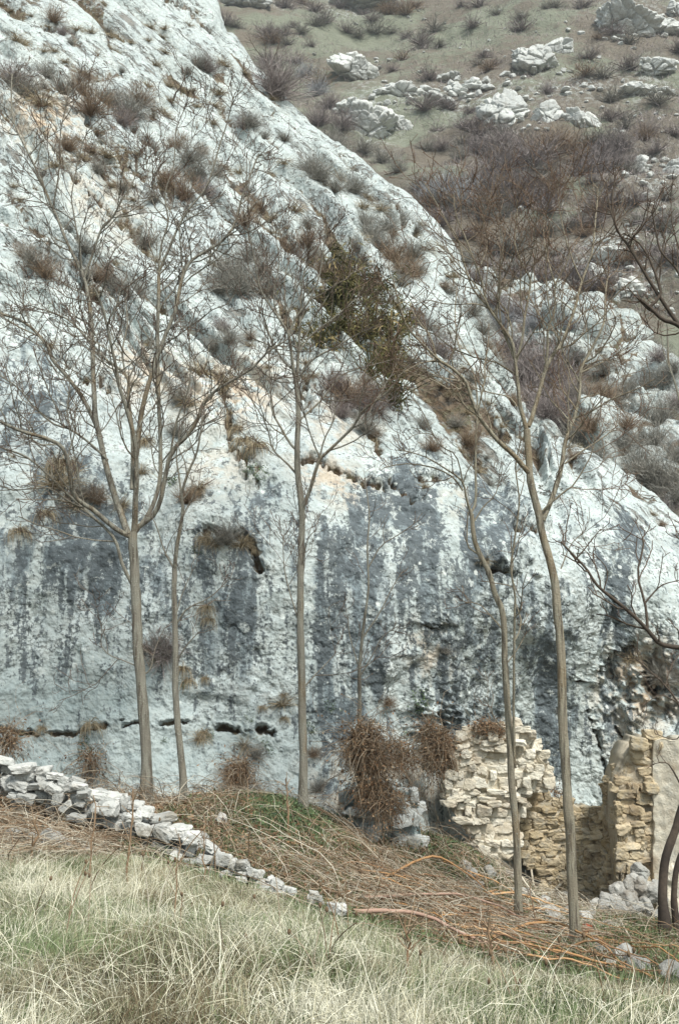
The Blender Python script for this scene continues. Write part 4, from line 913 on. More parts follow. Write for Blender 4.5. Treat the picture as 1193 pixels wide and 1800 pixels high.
# ---------------------------------------------------------------- far hillside: outcrops, boulders, scrub
def outcrop(x, y, w, h, ph, idx):
    p, n_ = on_hill(x, y + h * .3); s = p[1] / F
    g = np.random.default_rng(500 + idx); n, f = ico(6)
    pl = norm(g.normal(size=(16, 3)) * np.array([1, 1, .9])); d = g.uniform(.6, 1.0, 16)
    r = np.minimum((d[None] / np.maximum(n @ pl.T, 1e-3)).min(1), 1.25)
    v = n * r[:, None] * np.array([w * .64, w * .46, h * .70]) * s
    q = v + g.uniform(0, 90, 3); wv = fbm(q * .5, 3, 510)
    a, b, c = voro(q * np.array([.42, .42, .55]) * (70 / max(w, 60)) + .35 * wv[:, None], 511); a2_, b2_, c2 = voro(q * .9 + .5 * wv[:, None], 515)
    v = v * (1 + .20 * wv + .26 * (np.minimum(b - a, .16) / .16 - 1) * (.5 + c) + .07 * (np.minimum(b2_ - a2_, .12) / .12 - 1))[:, None] + n * (.06 * fbm(q * 3, 3, 517))[:, None]
    mb_ = MB(); mb_.add(v, f, np.clip(.3 + .7 * c, 0, 1))
    o = mb_.build('rock_outcrop', M['hrock'], loc=p + np.array([0, 0, h * .12 * s])); o.rotation_euler = (0, g.uniform(-.1, .25), 0)
    tag(o, 'weathered pale limestone outcrop: ' + ph[4:] if False else ph[4:].capitalize() + ', pale limestone on the far hillside', 'outcrop', 'limestone outcrops on the far hillside')
for i, (x, y, w, h, ph) in enumerate(OUT): outcrop(x, y, w, h, ph, i)
BM = []
for i in range(8):
    v, f = rock(4, 14, .12, 600 + i, .6); m_ = MB(); m_.add(v * np.array([1, .9, .75]), f, float(rng.uniform(.2, 1))); BM.append(m_.data('boulder', M['hrock']))
def scat(x0, y0, x1, y1, n, s0, s1, jx=12, jy=8):
    for i in range(n):
        t = rng.uniform(); x = x0 + (x1 - x0) * t + rng.normal() * jx; y = y0 + (y1 - y0) * t + rng.normal() * jy
        p, n_ = on_hill(x, y); s = rng.uniform(s0, s1) * p[1] / F * .5
        o = link('boulder', BM[rng.integers(8)], None, p + np.array([0, 0, s * .3]), rng.uniform(0, 6), (s * rng.uniform(.8, 1.5), s, s * rng.uniform(.7, 1.1)))
        tag(o, None, 'boulder', 'pale boulders strewn over the far hillside'); place_label(o, x, y, 'small pale boulder', 'hill')
scat(640,170,860,158,34,8,22); scat(860,150,1060,165,22,8,20); scat(800,170,830,150,8,14,24,8,5); scat(1090,150,1180,165,10,8,16); scat(600,190,720,240,14,8,20,20,12); scat(830,220,980,230,10,8,16); scat(1050,440,1190,470,22,8,20,30,20); scat(1130,280,1193,330,12,8,20,15,15); scat(660,60,800,40,7,5,9,40,30); scat(1010,70,1110,60,10,6,14); scat(1050,20,1190,60,14,8,18,25,14); scat(1140,200,1190,215,5,6,12); scat(1030,500,1190,520,20,8,20,30,24); scat(1130,330,1190,420,14,7,16,20,24); scat(700,60,1190,120,26,4,11,20,36); scat(620,160,1190,230,34,5,12,20,30); scat(900,340,1180,430,16,5,13,30,30); scat(590,100,680,110,8,6,12); scat(850,100,1010,130,10,6,14,20,14)
HS = [(880,275,100,'purple'),(850,300,90,'purple'),(930,260,120,'purple'),(960,250,110,'russet'),(985,240,90,'russet'),(880,240,80,'purple'),(840,250,70,'purple'),(920,310,80,'purple'),(905,320,70,'purple'),(810,265,60,'grey'),(780,250,50,'purple'),(750,250,50,'grey'),
      (780,320,90,'silver'),(800,340,90,'silver'),(760,335,80,'silver'),(820,330,80,'silver'),(740,310,60,'grey'),(850,345,70,'purple'),(1060,260,80,'purple'),(1090,240,80,'purple'),(1040,280,80,'purple'),(1100,280,70,'purple'),(1140,220,60,'purple'),(580,170,60,'purple'),(560,200,70,'purple'),(600,210,70,'purple'),(590,240,80,'grey'),(640,250,60,'grey'),(670,270,60,'grey'),(700,290,50,'grey'),(540,120,60,'silver'),(560,150,60,'silver'),(850,200,50,'purple'),(960,150,40,'purple'),(1130,230,60,'russet')]
for x, y, s, k_ in HS:
    p, n_ = on_hill(x, y + s * .3)
    put_shrub(k_, p, n_, s * p[1] / F * .62, x, y, 'hill', 'leafless shrubs on the far hillside', sx=1.1)
near_rock = lambda x, y, m=0: any(abs(x - a) < w * .62 + m and -h * .75 - m < y - b < h * .6 + m for a, b, w, h, _ in OUT)
def merged(name, mat, label, items):
    mb_ = MB()
    for me, mt in items:
        n = len(me.vertices); v = np.empty(n * 3, np.float32); me.vertices.foreach_get('co', v); v = v.reshape(-1, 3)
        t = np.empty(n, np.float32); me.attributes['tint'].data.foreach_get('value', t)
        f = np.empty(len(me.loops), np.int32); me.loops.foreach_get('vertex_index', f)
        mb_.add(v @ np.array(mt.to_3x3()).T + np.array(mt.translation), f.reshape(-1, 4), t)
    tag(mb_.build(name, mat, smooth=False), label, kind='stuff')
variants('far', 4, mat=M['shp'], n=130, spread=.9, up=.6, w=.020, sub=3)
cnt = 0; got = []; items = {'shp': [], 'shg': [], 'sho': []}
while cnt < 230:
    x = rng.uniform(380, 1200); y = rng.uniform(-5, 520) 
    if y > np.interp(x, RX, RY) + 10 or (x > 780 and y > np.interp(x, sx, sy) + 5): continue
    p, n_ = on_hill(x, y)
    g_ = fbm(np.array([p]) * .055, 3, 701)[0]
    if g_ < -.05 + rng.uniform(-.12, .12) and y < 380: continue
    if any((x - a) ** 2 + (y - b) ** 2 < 12 ** 2 for a, b in got): continue
    got.append((x, y)); cnt += 1
    if near_rock(x, y + 8, 4): continue
    k_ = str(rng.choice(['shp', 'shg', 'sho'], p=[.55, .33, .12])); z_ = rng.uniform(16, 34) * (.75 + y / 900) * p[1] / F
    items[k_].append((SH['far'][rng.integers(4)], Matrix.LocRotScale(Vector(tuple(p)), Matrix.Rotation(rng.uniform(0, 6), 3, 'Z').to_quaternion(), Vector((z_ * 1.6, z_ * 1.6, z_)))))
for k_, nm, lb in (('shp', 'purple_scrub', 'purple-brown leafless scrub spread over the far hillside'), ('shg', 'grey_scrub', 'grey leafless scrub spread over the far hillside'), ('sho', 'russet_scrub', 'russet scrub spread over the far hillside')):
    merged(nm, M[k_], lb, items[k_])
if 0:
    pass
def hill_scrub():  # fine stems
    """low heath and dead stems between the shrubs, past counting"""
    mb_ = MB(); hp, hn, hx, hy_ = S_hill
    ok = np.argwhere((hx > 370) & (hx < 1200) & (hy_ > -10) & (hy_ < 560)); sel = ok[rng.integers(len(ok), size=42000)]
    b = hp[sel[:, 0], sel[:, 1]] + rng.normal(size=(len(sel), 3)) * np.array([.35, .35, .05])
    w = fbm(b * .055, 3, 701) + .35 * fbm(b * .3, 3, 703); b = b[w > -.12]; n = len(b)
    d = norm(rng.normal(size=(n, 3)) * .7 + np.array([0, 0, .9])); ln = rng.uniform(.25, .9, n)
    pts = np.stack([b, b + d * (ln / 2)[:, None], b + d * ln[:, None]], 1)
    ribbons(mb_, pts, np.array([[.055, .045, .02]]) * np.ones((n, 1)), rng.uniform(0, 1, (n, 1)))
    tag(mb_.build('hillside_scrub', M['shp'], smooth=False), 'low brown scrub covering the far hillside', kind='stuff')
hill_scrub()

# ---------------------------------------------------------------- masonry
def stones_in(mb_, poly, Yf, thick, size, mat_t=(0, 1), sub=3, jag=.35, gap=.95, out=.0, seed=0):
    """lay irregular stones in courses inside a pixel polygon at depth Yf(px, py)"""
    g = np.random.default_rng(seed); poly = np.array(poly, float)
    y0, y1 = poly[:, 1].min(), poly[:, 1].max(); ym = y1
    def inside(x, y):
        c = False; n = len(poly)
        for i in range(n):
            xa, ya = poly[i]; xb, yb = poly[i - 1]
            if (ya > y) != (yb > y) and x < (xb - xa) * (y - ya) / (yb - ya) + xa: c = not c
        return c
    while ym > y0 - 4:
        h = size * g.uniform(.5, 1.15); x = poly[:, 0].min() + g.uniform(-.5, .5) * size
        while x < poly[:, 0].max():
            w = size * g.uniform(.6, 2.1); cx_, cyy = x + w / 2, ym - h / 2
            if inside(cx_, cyy + g.uniform(-2, 2)):
                Y = Yf(cx_, cyy); s = Y / F
                v, f = block(sub, .16, int(g.integers(1 << 30)))
                v = v * np.array([w * .58, size * thick, h * .64 * g.uniform(.85, 1.15)]) * s * 1.08
                a = g.normal() * .12; ca, sa = math.cos(a), math.sin(a); v = v @ np.array([[ca, 0, sa], [0, 1, 0], [-sa, 0, ca]]).T
                v = v + P(cx_, cyy + g.normal() * size * .08, Y + g.normal() * size * s * jag + out)
                mb_.add(v, f, float(g.uniform(*mat_t)))
            x += w
        ym -= h

def core(mb_, poly, Yf, thick):
    """the rough rubble-and-mortar heart of a wall: a thick slab with a crumbling outline"""
    poly = np.array(poly, float); n = len(poly)
    x0, x1, y0, y1 = poly[:, 0].min(), poly[:, 0].max(), poly[:, 1].min(), poly[:, 1].max()
    st = 3.0; xs = np.arange(x0, x1 + st, st)
    # top and bottom outline by column
    top = []; bot = []
    for x in xs:
        c = []
        for i in range(n):
            xa, ya = poly[i]; xb, yb = poly[i - 1]
            if (xa - x) * (xb - x) <= 0 and xa != xb: c.append(ya + (yb - ya) * (x - xa) / (xb - xa))
        top.append(min(c) if c else np.nan); bot.append(max(c) if c else np.nan)
    top = np.array(top); bot = np.array(bot); ok = ~np.isnan(top); xs, top, bot = xs[ok], top[ok], bot[ok]
    jt = fbm(np.stack([xs / 9, 0 * xs, 0 * xs], -1), 3, 805) * 9; top = top + 7 + jt; jb = 4
    xs = xs + (xs.mean() - xs) * .05
    nr = 60; t = np.linspace(0, 1, nr)[:, None]
    X = np.repeat(xs[None], nr, 0); Yp = bot[None] + (top - bot)[None] * t
    X = X + 7 * fbm(np.stack([Yp / 13, X / 200, 0 * X], -1), 3, 807)
    Yd = np.vectorize(Yf)(X, Yp); p = P(X, Yp, Yd)
    fr = p + np.array([0, -1, 0]) * (.02 + .10 * fbm(p * np.array([5, 5, 8]), 5, 803, .7))[..., None]
    bk_ = P(X, Yp, Yd) + np.array([0, thick, 0])
    full = np.concatenate([fr, bk_[::-1]]); full = np.concatenate([full, full[:1]])
    nr2, nc = full.shape[:2]
    mb_.add(full.reshape(-1, 3), gridfaces(nr2, nc)[:, ::-1], .5)
    for j in (0, nc - 1):
        L_ = fr[:, j]; B = bk_[:, j]; mb_.add(np.stack([L_, B], 1).reshape(-1, 3), np.array([[2 * i, 2 * i + 1, 2 * i + 3, 2 * i + 2] for i in range(nr - 1)]), .5)

def ruin(name, label, poly, Y0, dY, size, smat, cmat='mortar', thick=.7, seed=1, tr=(0, 1), extra_poly=None, jag=.35):
    Yf = lambda x, y: Y0 + dY * (x - poly[0][0]) / 100.0
    c = P(np.mean([q[0] for q in poly]), max(q[1] for q in poly), Y0)
    root = empty(name, c); off = np.array(root.location)
    tag(root, label, 'ruined wall')
    a = MB(); core(a, poly, Yf, thick); a.v = [q - off for q in a.v]
    a.build('mortar_core', M[cmat], root)
    b = MB(); stones_in(b, extra_poly or poly, Yf, .62, size, tr, seed=seed, jag=jag); b.v = [q - off for q in b.v]
    b.build('stonework', M[smat], root, smooth=False)
    return root, off
r1, o1 = ruin('ruined_wall', 'tall white rubble stump of ruined wall on the left, behind the thinner tall tree', [(780,1395),(790,1350),(800,1305),(825,1278),(860,1290),(900,1262),(925,1275),(945,1305),(968,1340),(972,1385),(935,1395),(915,1420),(905,1500),(870,1520),(835,1480),(800,1440)], 14.9, .12, 14, 'rstone', seed=2, tr=(.2, 1), jag=.5)
r2, o2 = ruin('ruined_wall', 'low brown back wall of the ruin with dark gap at its foot', [(900,1400),(930,1388),(970,1400),(1005,1412),(1060,1425),(1090,1440),(1100,1640),(1060,1630),(1000,1605),(965,1580),(935,1530),(900,1490)], 15.9, 0, 13, 'bstone', seed=3, tr=(0, .8), jag=.15)
r3, o3 = ruin('ruined_wall', 'broken rubble end of ruined wall with grey capping stones, joined to the plastered face', [(1078,1450),(1082,1360),(1095,1330),(1110,1300),(1150,1288),(1165,1300),(1158,1640),(1120,1640),(1090,1625)], 14.6, 0, 15, 'bstone', seed=4, tr=(.2, 1), jag=.4)
bs = MB(); stones_in(bs, [(1058,1470),(1062,1400),(1068,1350),(1086,1325),(1092,1340),(1088,1630),(1060,1620)], lambda x, y: 14.75 + max(0, (1088 - x)) / 26 * .6, .8, 15, (.1, .8), seed=8, jag=.2); bs.v = [q - o3 for q in bs.v]
bs.build('stonework', M['bstone'], r3, smooth=False)
# the plastered face beside it
def plaster():
    xs = np.linspace(1148, 1260, 50); ys = np.linspace(1296, 1660, 130); X, Yp = np.meshgrid(xs, ys)
    ed = 1148 + 5 * fbm(np.stack([Yp / 14, 0 * Yp, 0 * Yp], -1), 3, 811); X = np.maximum(X, ed)
    Yp = np.maximum(Yp, 1300 + 8 * fbm(np.stack([X / 20, 0 * X, 0 * X], -1), 3, 813))
    Yd = 14.45 - .004 * (X - 1148); p = P(X, Yp, Yd); p[..., 1] += .09 * fbm(p * 1.6, 5, 815) - .05 * sst(.25, .45, fbm(p * 2.3, 4, 816))
    bk_ = p + np.array([0, .45, 0]); full = np.concatenate([p, bk_[::-1], p[:1]])
    mb_ = MB(); mb_.add(full.reshape(-1, 3) - o3, gridfaces(full.shape[0], 50), .5)
    e = np.stack([p[:, 0], bk_[:, 0]], 1).reshape(-1, 3) - o3
    mb_.add(e, np.array([[2 * i, 2 * i + 1, 2 * i + 3, 2 * i + 2] for i in range(129)]), .5)
    mb_.build('plaster_face', M['plaster'], r3)
plaster()
r4, o4 = ruin('ruined_wall', 'crumbling pale rock and masonry foot beneath the dead bramble mound', [(600,1420),(605,1385),(640,1370),(690,1380),(730,1385),(740,1420),(742,1482),(715,1492),(670,1480),(620,1455)], 13.75, .1, 20, 'hrock', cmat='cliff', seed=5, tr=(.5, 1), jag=.8)

# dry stone wall
WT = np.array([(-330,1262,11.0),(-80,1318,10.6),(0,1333,10.4),(60,1345,10.3),(120,1368,10.2),(160,1382,10.1),(200,1392,10.1),(240,1412,10),(300,1440,9.9),(340,1470,9.8),(400,1500,9.6),(450,1530,9.4),(520,1560,9.2),(590,1585,9.0),(640,1610,8.9)], float)
WL = np.array([-80,0,60,120,160,200,240,300,340,400,450,520,590,640]); WH = np.array([64,62,66,64,62,66,66,60,60,40,26,20,14,8])
def drystone():
    c = P(300, 1480, 9.8); root = empty('dry_stone_wall', c); off = np.array(root.location)
    tag(root, 'tumbledown dry stone wall of white limestone running down across the grass', 'stone wall')
    capm, body = MB(), MB(); g = np.random.default_rng(77)
    x = -330.0
    while x < 610:
        w = g.uniform(15, 40) if x < 380 else g.uniform(10, 26)
        top = np.interp(x + w / 2, WT[:, 0], WT[:, 1]); Y = np.interp(x + w / 2, WT[:, 0], WT[:, 2]); H = np.interp(x, WL, WH)
        yy = top + 9; first = True
        while yy < top + H:
            hh = g.uniform(10, 21) if x < 380 else g.uniform(7, 15)
            ww = w * (1 if first else g.uniform(.6, 1.1)); s = Y / F
            if x > 430 and (g.uniform() < .25): break
            for dep in (0, .22):
                v, f = block(3, .16, int(g.integers(1 << 30)))
                v = v * np.array([ww * .60, ww * .5, hh * .66]) * s
                a = g.normal() * .22 + .18; ca, sa = math.cos(a), math.sin(a); v = v @ np.array([[ca, 0, sa], [0, 1, 0], [-sa, 0, ca]]).T
                v = v + P(x + w / 2 + g.normal() * 5, yy + g.normal() * 4, Y + dep + g.normal() * .05 - (0 if first else g.uniform(-.06, .08))) - off
                (capm if first else body).add(v, f, float(g.uniform(.4, .95) if first else g.uniform(.1, .9)))
            yy += hh * .95; first = False
        x += w * .82
    capm.build('capping_stones', M['wstone'], root, smooth=False); body.build('courses', M['wstone'], root, smooth=False)
drystone()
# loose stones
STN = [MBx for MBx in []]
for i in range(8):
    v, f = rock(4, 12, .10, 900 + i, .6); m_ = MB(); m_.add(v, f, float(rng.uniform(.3, 1))); STN.append(m_.data('loose_stone', M['gstone'], smooth=False))
lmk = [(925,1500,'the left rubble stump'), (1010,1560,'the brown back wall'), (1110,1580,'the plastered ruin'), (1000,1640,'the tallest tree foot'), (912,1600,'the thinner tall tree foot'), (80,1480,'the front of the dry stone wall'), (390,1490,'the dry stone wall end'), (700,1500,'the bramble mound wall base'), (1090,1710,'the orange cane pile end')]
for q in lmk: lm(q[0], q[1], q[2], 'ground')
LS = [(95,1490,60,38),(30,1470,36,22),(62,1478,28,20),(150,1500,26,18),(140,1385,34,24),(385,1445,26,20),(350,1480,34,22),(60,1420,24,16),(860,1540,26,22),(950,1548,34,30),(893,1520,22,16),(990,1580,22,16),(945,1590,18,14),(1000,1560,20,14),(985,1560,16,12),(1050,1590,22,14),(1020,1600,20,14),(965,1610,46,30),(975,1620,40,26),(1000,1612,26,22),(1045,1668,30,22),(1060,1680,36,24),(1090,1685,46,34),(1110,1700,36,28),(1070,1700,26,20),(1130,1705,30,24),(1180,1720,40,36),(1040,1650,20,14),(825,1540,30,20),(838,1560,26,18),(815,1525,24,16),(850,1620,22,18),(845,1640,30,20),(900,1505,14,10),(1060,1610,24,16),(985,1595,16,12)]
g = np.random.default_rng(5)
for i in range(70):   # the rubble heap against the plastered wall and along its foot
    x = g.normal(1110, 32); y = 1600 - abs(g.normal()) * 38 * math.exp(-((x - 1120) / 50) ** 2) + g.uniform(-4, 16); s = g.uniform(12, 30)
    if x < 1165: LS.append((x, y, s, s * g.uniform(.6, .9)))
for i in range(26):
    x = g.uniform(880, 1100); y = np.interp(x, [880, 965, 1100], [1540, 1590, 1625]) + g.uniform(-14, 22); s = g.uniform(16, 34); LS.append((x, y, s, s * .75))
for i in range(40):
    x = g.uniform(900, 1080); y = np.interp(x, [900, 965, 1080], [1515, 1560, 1600]) + g.uniform(-8, 20); s = g.uniform(8, 18); LS.append((x, y, s, s * .75))
for (x, y, w, h) in LS:
    p = GP(x, y)
    if y < 1625 and x > 1040: p = P(x, y, 14.2 - .004 * (y - 1560))
    s = p[1] / F
    o = link('loose_stone', STN[rng.integers(8)], None, p + np.array([0, 0, h * .12 * s]), rng.uniform(0, 6), (w * .55 * s, w * .5 * s, h * .6 * s)); o.rotation_euler = (rng.normal() * .25, rng.normal() * .25, rng.uniform(0, 6))
    tag(o, None, 'stone', 'loose stones fallen from the walls'); place_label(o, x, y, 'loose pale stone', 'ground')

# ---------------------------------------------------------------- grass and undergrowth
def blades(n, region, hmin, hmax, wmin, wmax, bend, dens, seed, mat, name, label, tint, wind=.6, up=1.0):
    global rng
    keep = rng; rng = np.random.default_rng(seed)
    x = rng.uniform(region[0], region[1], n * 3); y = rng.uniform(region[2], region[3], n * 3)
    ok = (np.abs(x) < .40 * y + 1.5); x, y = x[ok], y[ok]
    px, py = pix(np.stack([x, y, G(x, y, False)], -1))
    ok = rng.uniform(size=len(x)) < dens(px, py, x, y); x, y, px, py = x[ok][:n], y[ok][:n], px[ok][:n], py[ok][:n]; n = len(x)
    b = np.stack([x, y, G(x, y) - .01], -1)
    q = np.stack([x, y, 0 * x], -1)
    wa = 2 * math.pi * fbm(q * .9, 3, seed) * 1.5 + rng.normal(size=n) * .9
    wd = np.stack([np.cos(wa), np.sin(wa), 0 * wa], -1)
    ln = rng.uniform(hmin, hmax, n) * (1 + .5 * fbm(q * 1.4, 3, seed + 3)) * (.5 + .5 * sst(0, 150, py - crestpy(px))); be = np.abs(rng.normal(size=n)) * bend + .1
    m = 6; pts = [b]; 
    for k_ in range(1, m):
        a = be * (k_ / (m - 1)) ** 1.2 * 1.9; step_ = ln / (m - 1)
        v = np.stack([wd[:, 0] * np.sin(a), wd[:, 1] * np.sin(a), np.cos(a) * up], -1) + rng.normal(size=(n, 3)) * .07
        nx = pts[-1] + v * step_[:, None]; nx[:, 2] = np.maximum(nx[:, 2], b[:, 2] + .01 + .05 * rng.uniform(size=n)); pts.append(nx)
    pts = np.stack(pts, 1)
    w = rng.uniform(wmin, wmax, (n, 1)) * np.array([[1, 1, .9, .75, .5, .15]])
    mb_ = MB(); ribbons(mb_, pts, w, tint(px, py, q)[:, None])
    tag(mb_.build(name, M[mat], smooth=False), label, kind='stuff')
    rng = keep
crestpy = lambda px: np.interp(px, [-300, 250, 420, 600, 800, 1000, 1193], [1455, 1478, 1520, 1590, 1660, 1705, 1725])
fore = lambda px, py, x, y: sst(-20, 70, py - crestpy(px)) * np.where(px > 560, .25 + .75 * sst(0, 110, py - crestpy(px)), 1)
patch = lambda q: fbm(q * 1.1, 3, 55)
clump = lambda x, y: .25 + .75 * sst(-.3, .2, fbm(np.stack([x, y, 0 * x], -1) * 3.8, 2, 57))
blades(150000, (-5, 5, 3.1, 8.9), .06, .21, .0018, .0040, 1.0, lambda px, py, x, y: clump(x, y) * fore(px, py, x, y) * (.55 + .6 * sst(-.3, .3, patch(np.stack([x, y, 0 * x], -1)))), 21, 'straw', 'dry_grass', 'dry tangled straw-coloured grass covering the foreground bank', lambda px, py, q: np.clip(.52 + .8 * fbm(q * 1.8, 4, 91) + rng.normal(size=len(px)) * .22, 0, 1))
blades(95000, (-5, 5, 3.1, 8.9), .05, .16, .0020, .0042, .6, lambda px, py, x, y: fore(px, py, x, y) * np.maximum(.4, sst(.4, -.2, patch(np.stack([x, y, 0 * x], -1)))), 22, 'green', 'green_grass', 'green grass showing between the straw', lambda px, py, q: np.clip(.5 + .5 * fbm(q * 2, 3, 92) + rng.normal(size=len(px)) * .2, 0, 1))
blades(11000, (-5, 5, 3.1, 8.4), .22, .55, .0020, .0038, 1.25, lambda px, py, x, y: sst(10, 120, py - crestpy(px)) * (.3 + .7 * sst(-.2, .3, patch(np.stack([x, y, 0 * x], -1)))), 25, 'straw', 'lodged_straw', 'long flattened straw stems lying across the grass', lambda px, py, q: np.clip(.68 + rng.normal(size=len(px)) * .2, 0, 1), up=.75)
def band(x0, x1, y0, y1):
    return lambda px, py, x, y: ((px > x0) & (px < x1) & (py > y0) & (py < y1)) * 1.0
blades(42000, (-2, 5.5, 9, 15), .08, .26, .004, .008, .5, lambda px, py, x, y: np.maximum.reduce([2 * np.exp(-((px - 500) / 80) ** 2 - ((py - 1430) / 32) ** 2), 2 * np.exp(-((px - 600) / 70) ** 2 - ((py - 1470) / 30) ** 2), 2 * np.exp(-((px - 770) / 70) ** 2 - ((py - 1530) / 45) ** 2), .6 * np.exp(-((px - 1100) / 90) ** 2 - ((py - 1640) / 25) ** 2), .8 * np.exp(-((px - 850) / 60) ** 2 - ((py - 1590) / 25) ** 2), .35 + 0 * px]), 23, 'green', 'moss_grass', 'short green grass at the foot of the cliff', lambda px, py, q: np.clip(.35 + rng.normal(size=len(px)) * .25, 0, 1))
def thicket(n, name, label, dens, Lr, seed, mat, rr=(.002, .0045), arch=.8, hh=.35, tint=(0, 1), region=(-4.5, 5.5, 8, 15)):
    global rng
    keep = rng; rng = np.random.default_rng(seed)
    x = rng.uniform(region[0], region[1], n * 6); y = rng.uniform(region[2], region[3], n * 6)
    px, py = pix(np.stack([x, y, G(x, y, False)], -1)); ok = rng.uniform(size=len(x)) < dens(px, py); x, y = x[ok][:n], y[ok][:n]; n = len(x)
    b = np.stack([x, y, G(x, y)], -1); a = rng.uniform(0, 2 * math.pi, n); L_ = rng.uniform(*Lr, n); h = L_ * hh * rng.uniform(.1, 1.2, n)
    m = 8; t = np.linspace(0, 1, m)[None]
    dx = np.cos(a)[:, None] * L_[:, None] * t; dy = np.sin(a)[:, None] * L_[:, None] * t
    wz = .10 * L_[:, None] * np.cumsum(rng.normal(size=(n, m)) * .35, 1)
    X = b[:, 0:1] + dx + wz * .8; Y_ = b[:, 1:2] + dy + wz * .4
    Z = G(X, Y_, False) + h[:, None] * (4 * t * (1 - t)) ** .8 * arch + np.abs(wz) * .6 + .01
    Z[:, 0] = b[:, 2] - .01
    mb_ = MB(); tubes(mb_, np.stack([X, Y_, Z], -1), rng.uniform(*rr, (n, 1)) * np.linspace(1.1, .5, m)[None], 3, rng.uniform(*tint, (n, 1)))
    tag(mb_.build(name, M[mat]), label, kind='stuff')
    rng = keep
under = lambda px, py: (1 - .85 * np.exp(-((px - 535) / 95) ** 2 - ((py - 1440) / 32) ** 2)) * np.where(py < crestpy(px) + 5, 1.0, 0.0) * np.where(px > 860, .28, 1) * np.where((px > 150) & (px < 1200), 1, .7)
thicket(1300, 'bramble_undergrowth', 'tangled dry brambles and twigs between the stone wall and the cliff', under, (.3, 1.1), 41, 'bram')
def litter_twigs():
    global rng
    keep = rng; rng = np.random.default_rng(46); n = 60000
    x = rng.uniform(-4.5, 5.5, n); y = rng.uniform(8, 15, n); px, py = pix(np.stack([x, y, G(x, y, False)], -1))
    ok = (rng.uniform(size=n) < under(px, py) * sst(-.35, .2, fbm(np.stack([x, y, 0 * x], -1) * 1.6, 3, 47))) & (py > 1380); x, y = x[ok][:11000], y[ok][:11000]; n = len(x)
    b = np.stack([x, y, G(x, y)], -1); d = norm(rng.normal(size=(n, 3)) * np.array([1, 1, .5]) + np.array([0, 0, .35])); L_ = rng.uniform(.06, .34, (n, 1))
    k_ = rng.normal(size=(n, 3)) * .12 * L_
    pts = np.stack([b, b + d * L_ * .35 + k_, b + d * L_ * .7 - k_ * .5, b + d * L_ + k_], 1); pts[..., 2] = np.maximum(pts[..., 2], b[:, None, 2] - .005)
    mb_ = MB(); tubes(mb_, pts, rng.uniform(.0014, .0035, (n, 1)) * np.array([[1, .9, .7, .4]]), 3, rng.uniform(0, 1, (n, 1)))
    tag(mb_.build('twig_litter', M['bram']), 'short dead twigs and stems littering the ground under the cliff', kind='stuff'); rng = keep
litter_twigs()
thicket(1700, 'dry_bramble', 'russet bramble stems tangled against the stone wall', lambda px, py: np.exp(-(np.maximum(px - 120, 0) / 170) ** 2) * ((py > 1420) & (py < 1530)), (.25, 1.0), 42, 'bram', tint=(.2, 1), region=(-5.5, 0, 7.6, 9.8), hh=.22)
thicket(850, 'brushwood', 'heap of cut brown twigs under the canes', lambda px, py: np.exp(-((px - 710) / 170) ** 4) * np.exp(-((py - (1530 + .22 * (px - 560))) / 60) ** 2), (.4, 1.5), 43, 'bram', rr=(.0025, .005), tint=(.1, 1), region=(-1, 4, 8, 12.5), hh=.10)
thicket(450, 'grey_brushwood', 'bleached dead twigs lying between the tall trunks', lambda px, py: np.exp(-((px - 960) / 110) ** 2) * np.exp(-((py - 1600) / 50) ** 2), (.3, 1.1), 44, 'bram', rr=(.003, .006), tint=(.6, 1), region=(1, 4.5, 9.5, 14.5), hh=.16)
def leaves(n, name, label, dens, seed, mat, size, hgt, region=(-4.5, 5.5, 8, 15)):
    global rng
    keep = rng; rng = np.random.default_rng(seed)
    x = rng.uniform(region[0], region[1], n * 8); y = rng.uniform(region[2], region[3], n * 8)
    px, py = pix(np.stack([x, y, G(x, y, False)], -1)); ok = rng.uniform(size=len(x)) < dens(px, py); x, y = x[ok][:n], y[ok][:n]; n = len(x)
    b = np.stack([x, y, G(x, y) + rng.uniform(0, hgt, n)], -1); d = norm(rng.normal(size=(n, 3)) * np.array([1, 1, .5])); s = rng.uniform(.6, 1.3, n) * size
    pts = np.stack([b - d * s[:, None] / 2, b, b + d * s[:, None] / 2 + rng.normal(size=(n, 3)) * size * .2], 1)
    mb_ = MB(); ribbons(mb_, pts, np.array([[.25, 1, .2]]) * s[:, None] * .7, rng.uniform(0, 1, (n, 1)), norm(rng.normal(size=(n, 1, 3)) * .7 + np.array([0, 0, 1.])))
    tag(mb_.build(name, M[mat], smooth=False), label, kind='stuff')
    rng = keep
leaves(26000, 'leaf_litter', 'dead brown leaves littering the ground under the cliff', lambda px, py: under(px, py), 51, 'leafb', .035, .09)
leaves(14000, 'ground_ivy', 'green ivy and nettle leaves round the middle tree foot', lambda px, py: np.maximum(np.exp(-((px - 510) / 70) ** 2 - ((py - 1440) / 35) ** 2), .7 * np.exp(-((px - 770) / 35) ** 2 - ((py - 1490) / 70) ** 2)), 52, 'leafg', .035, .12)

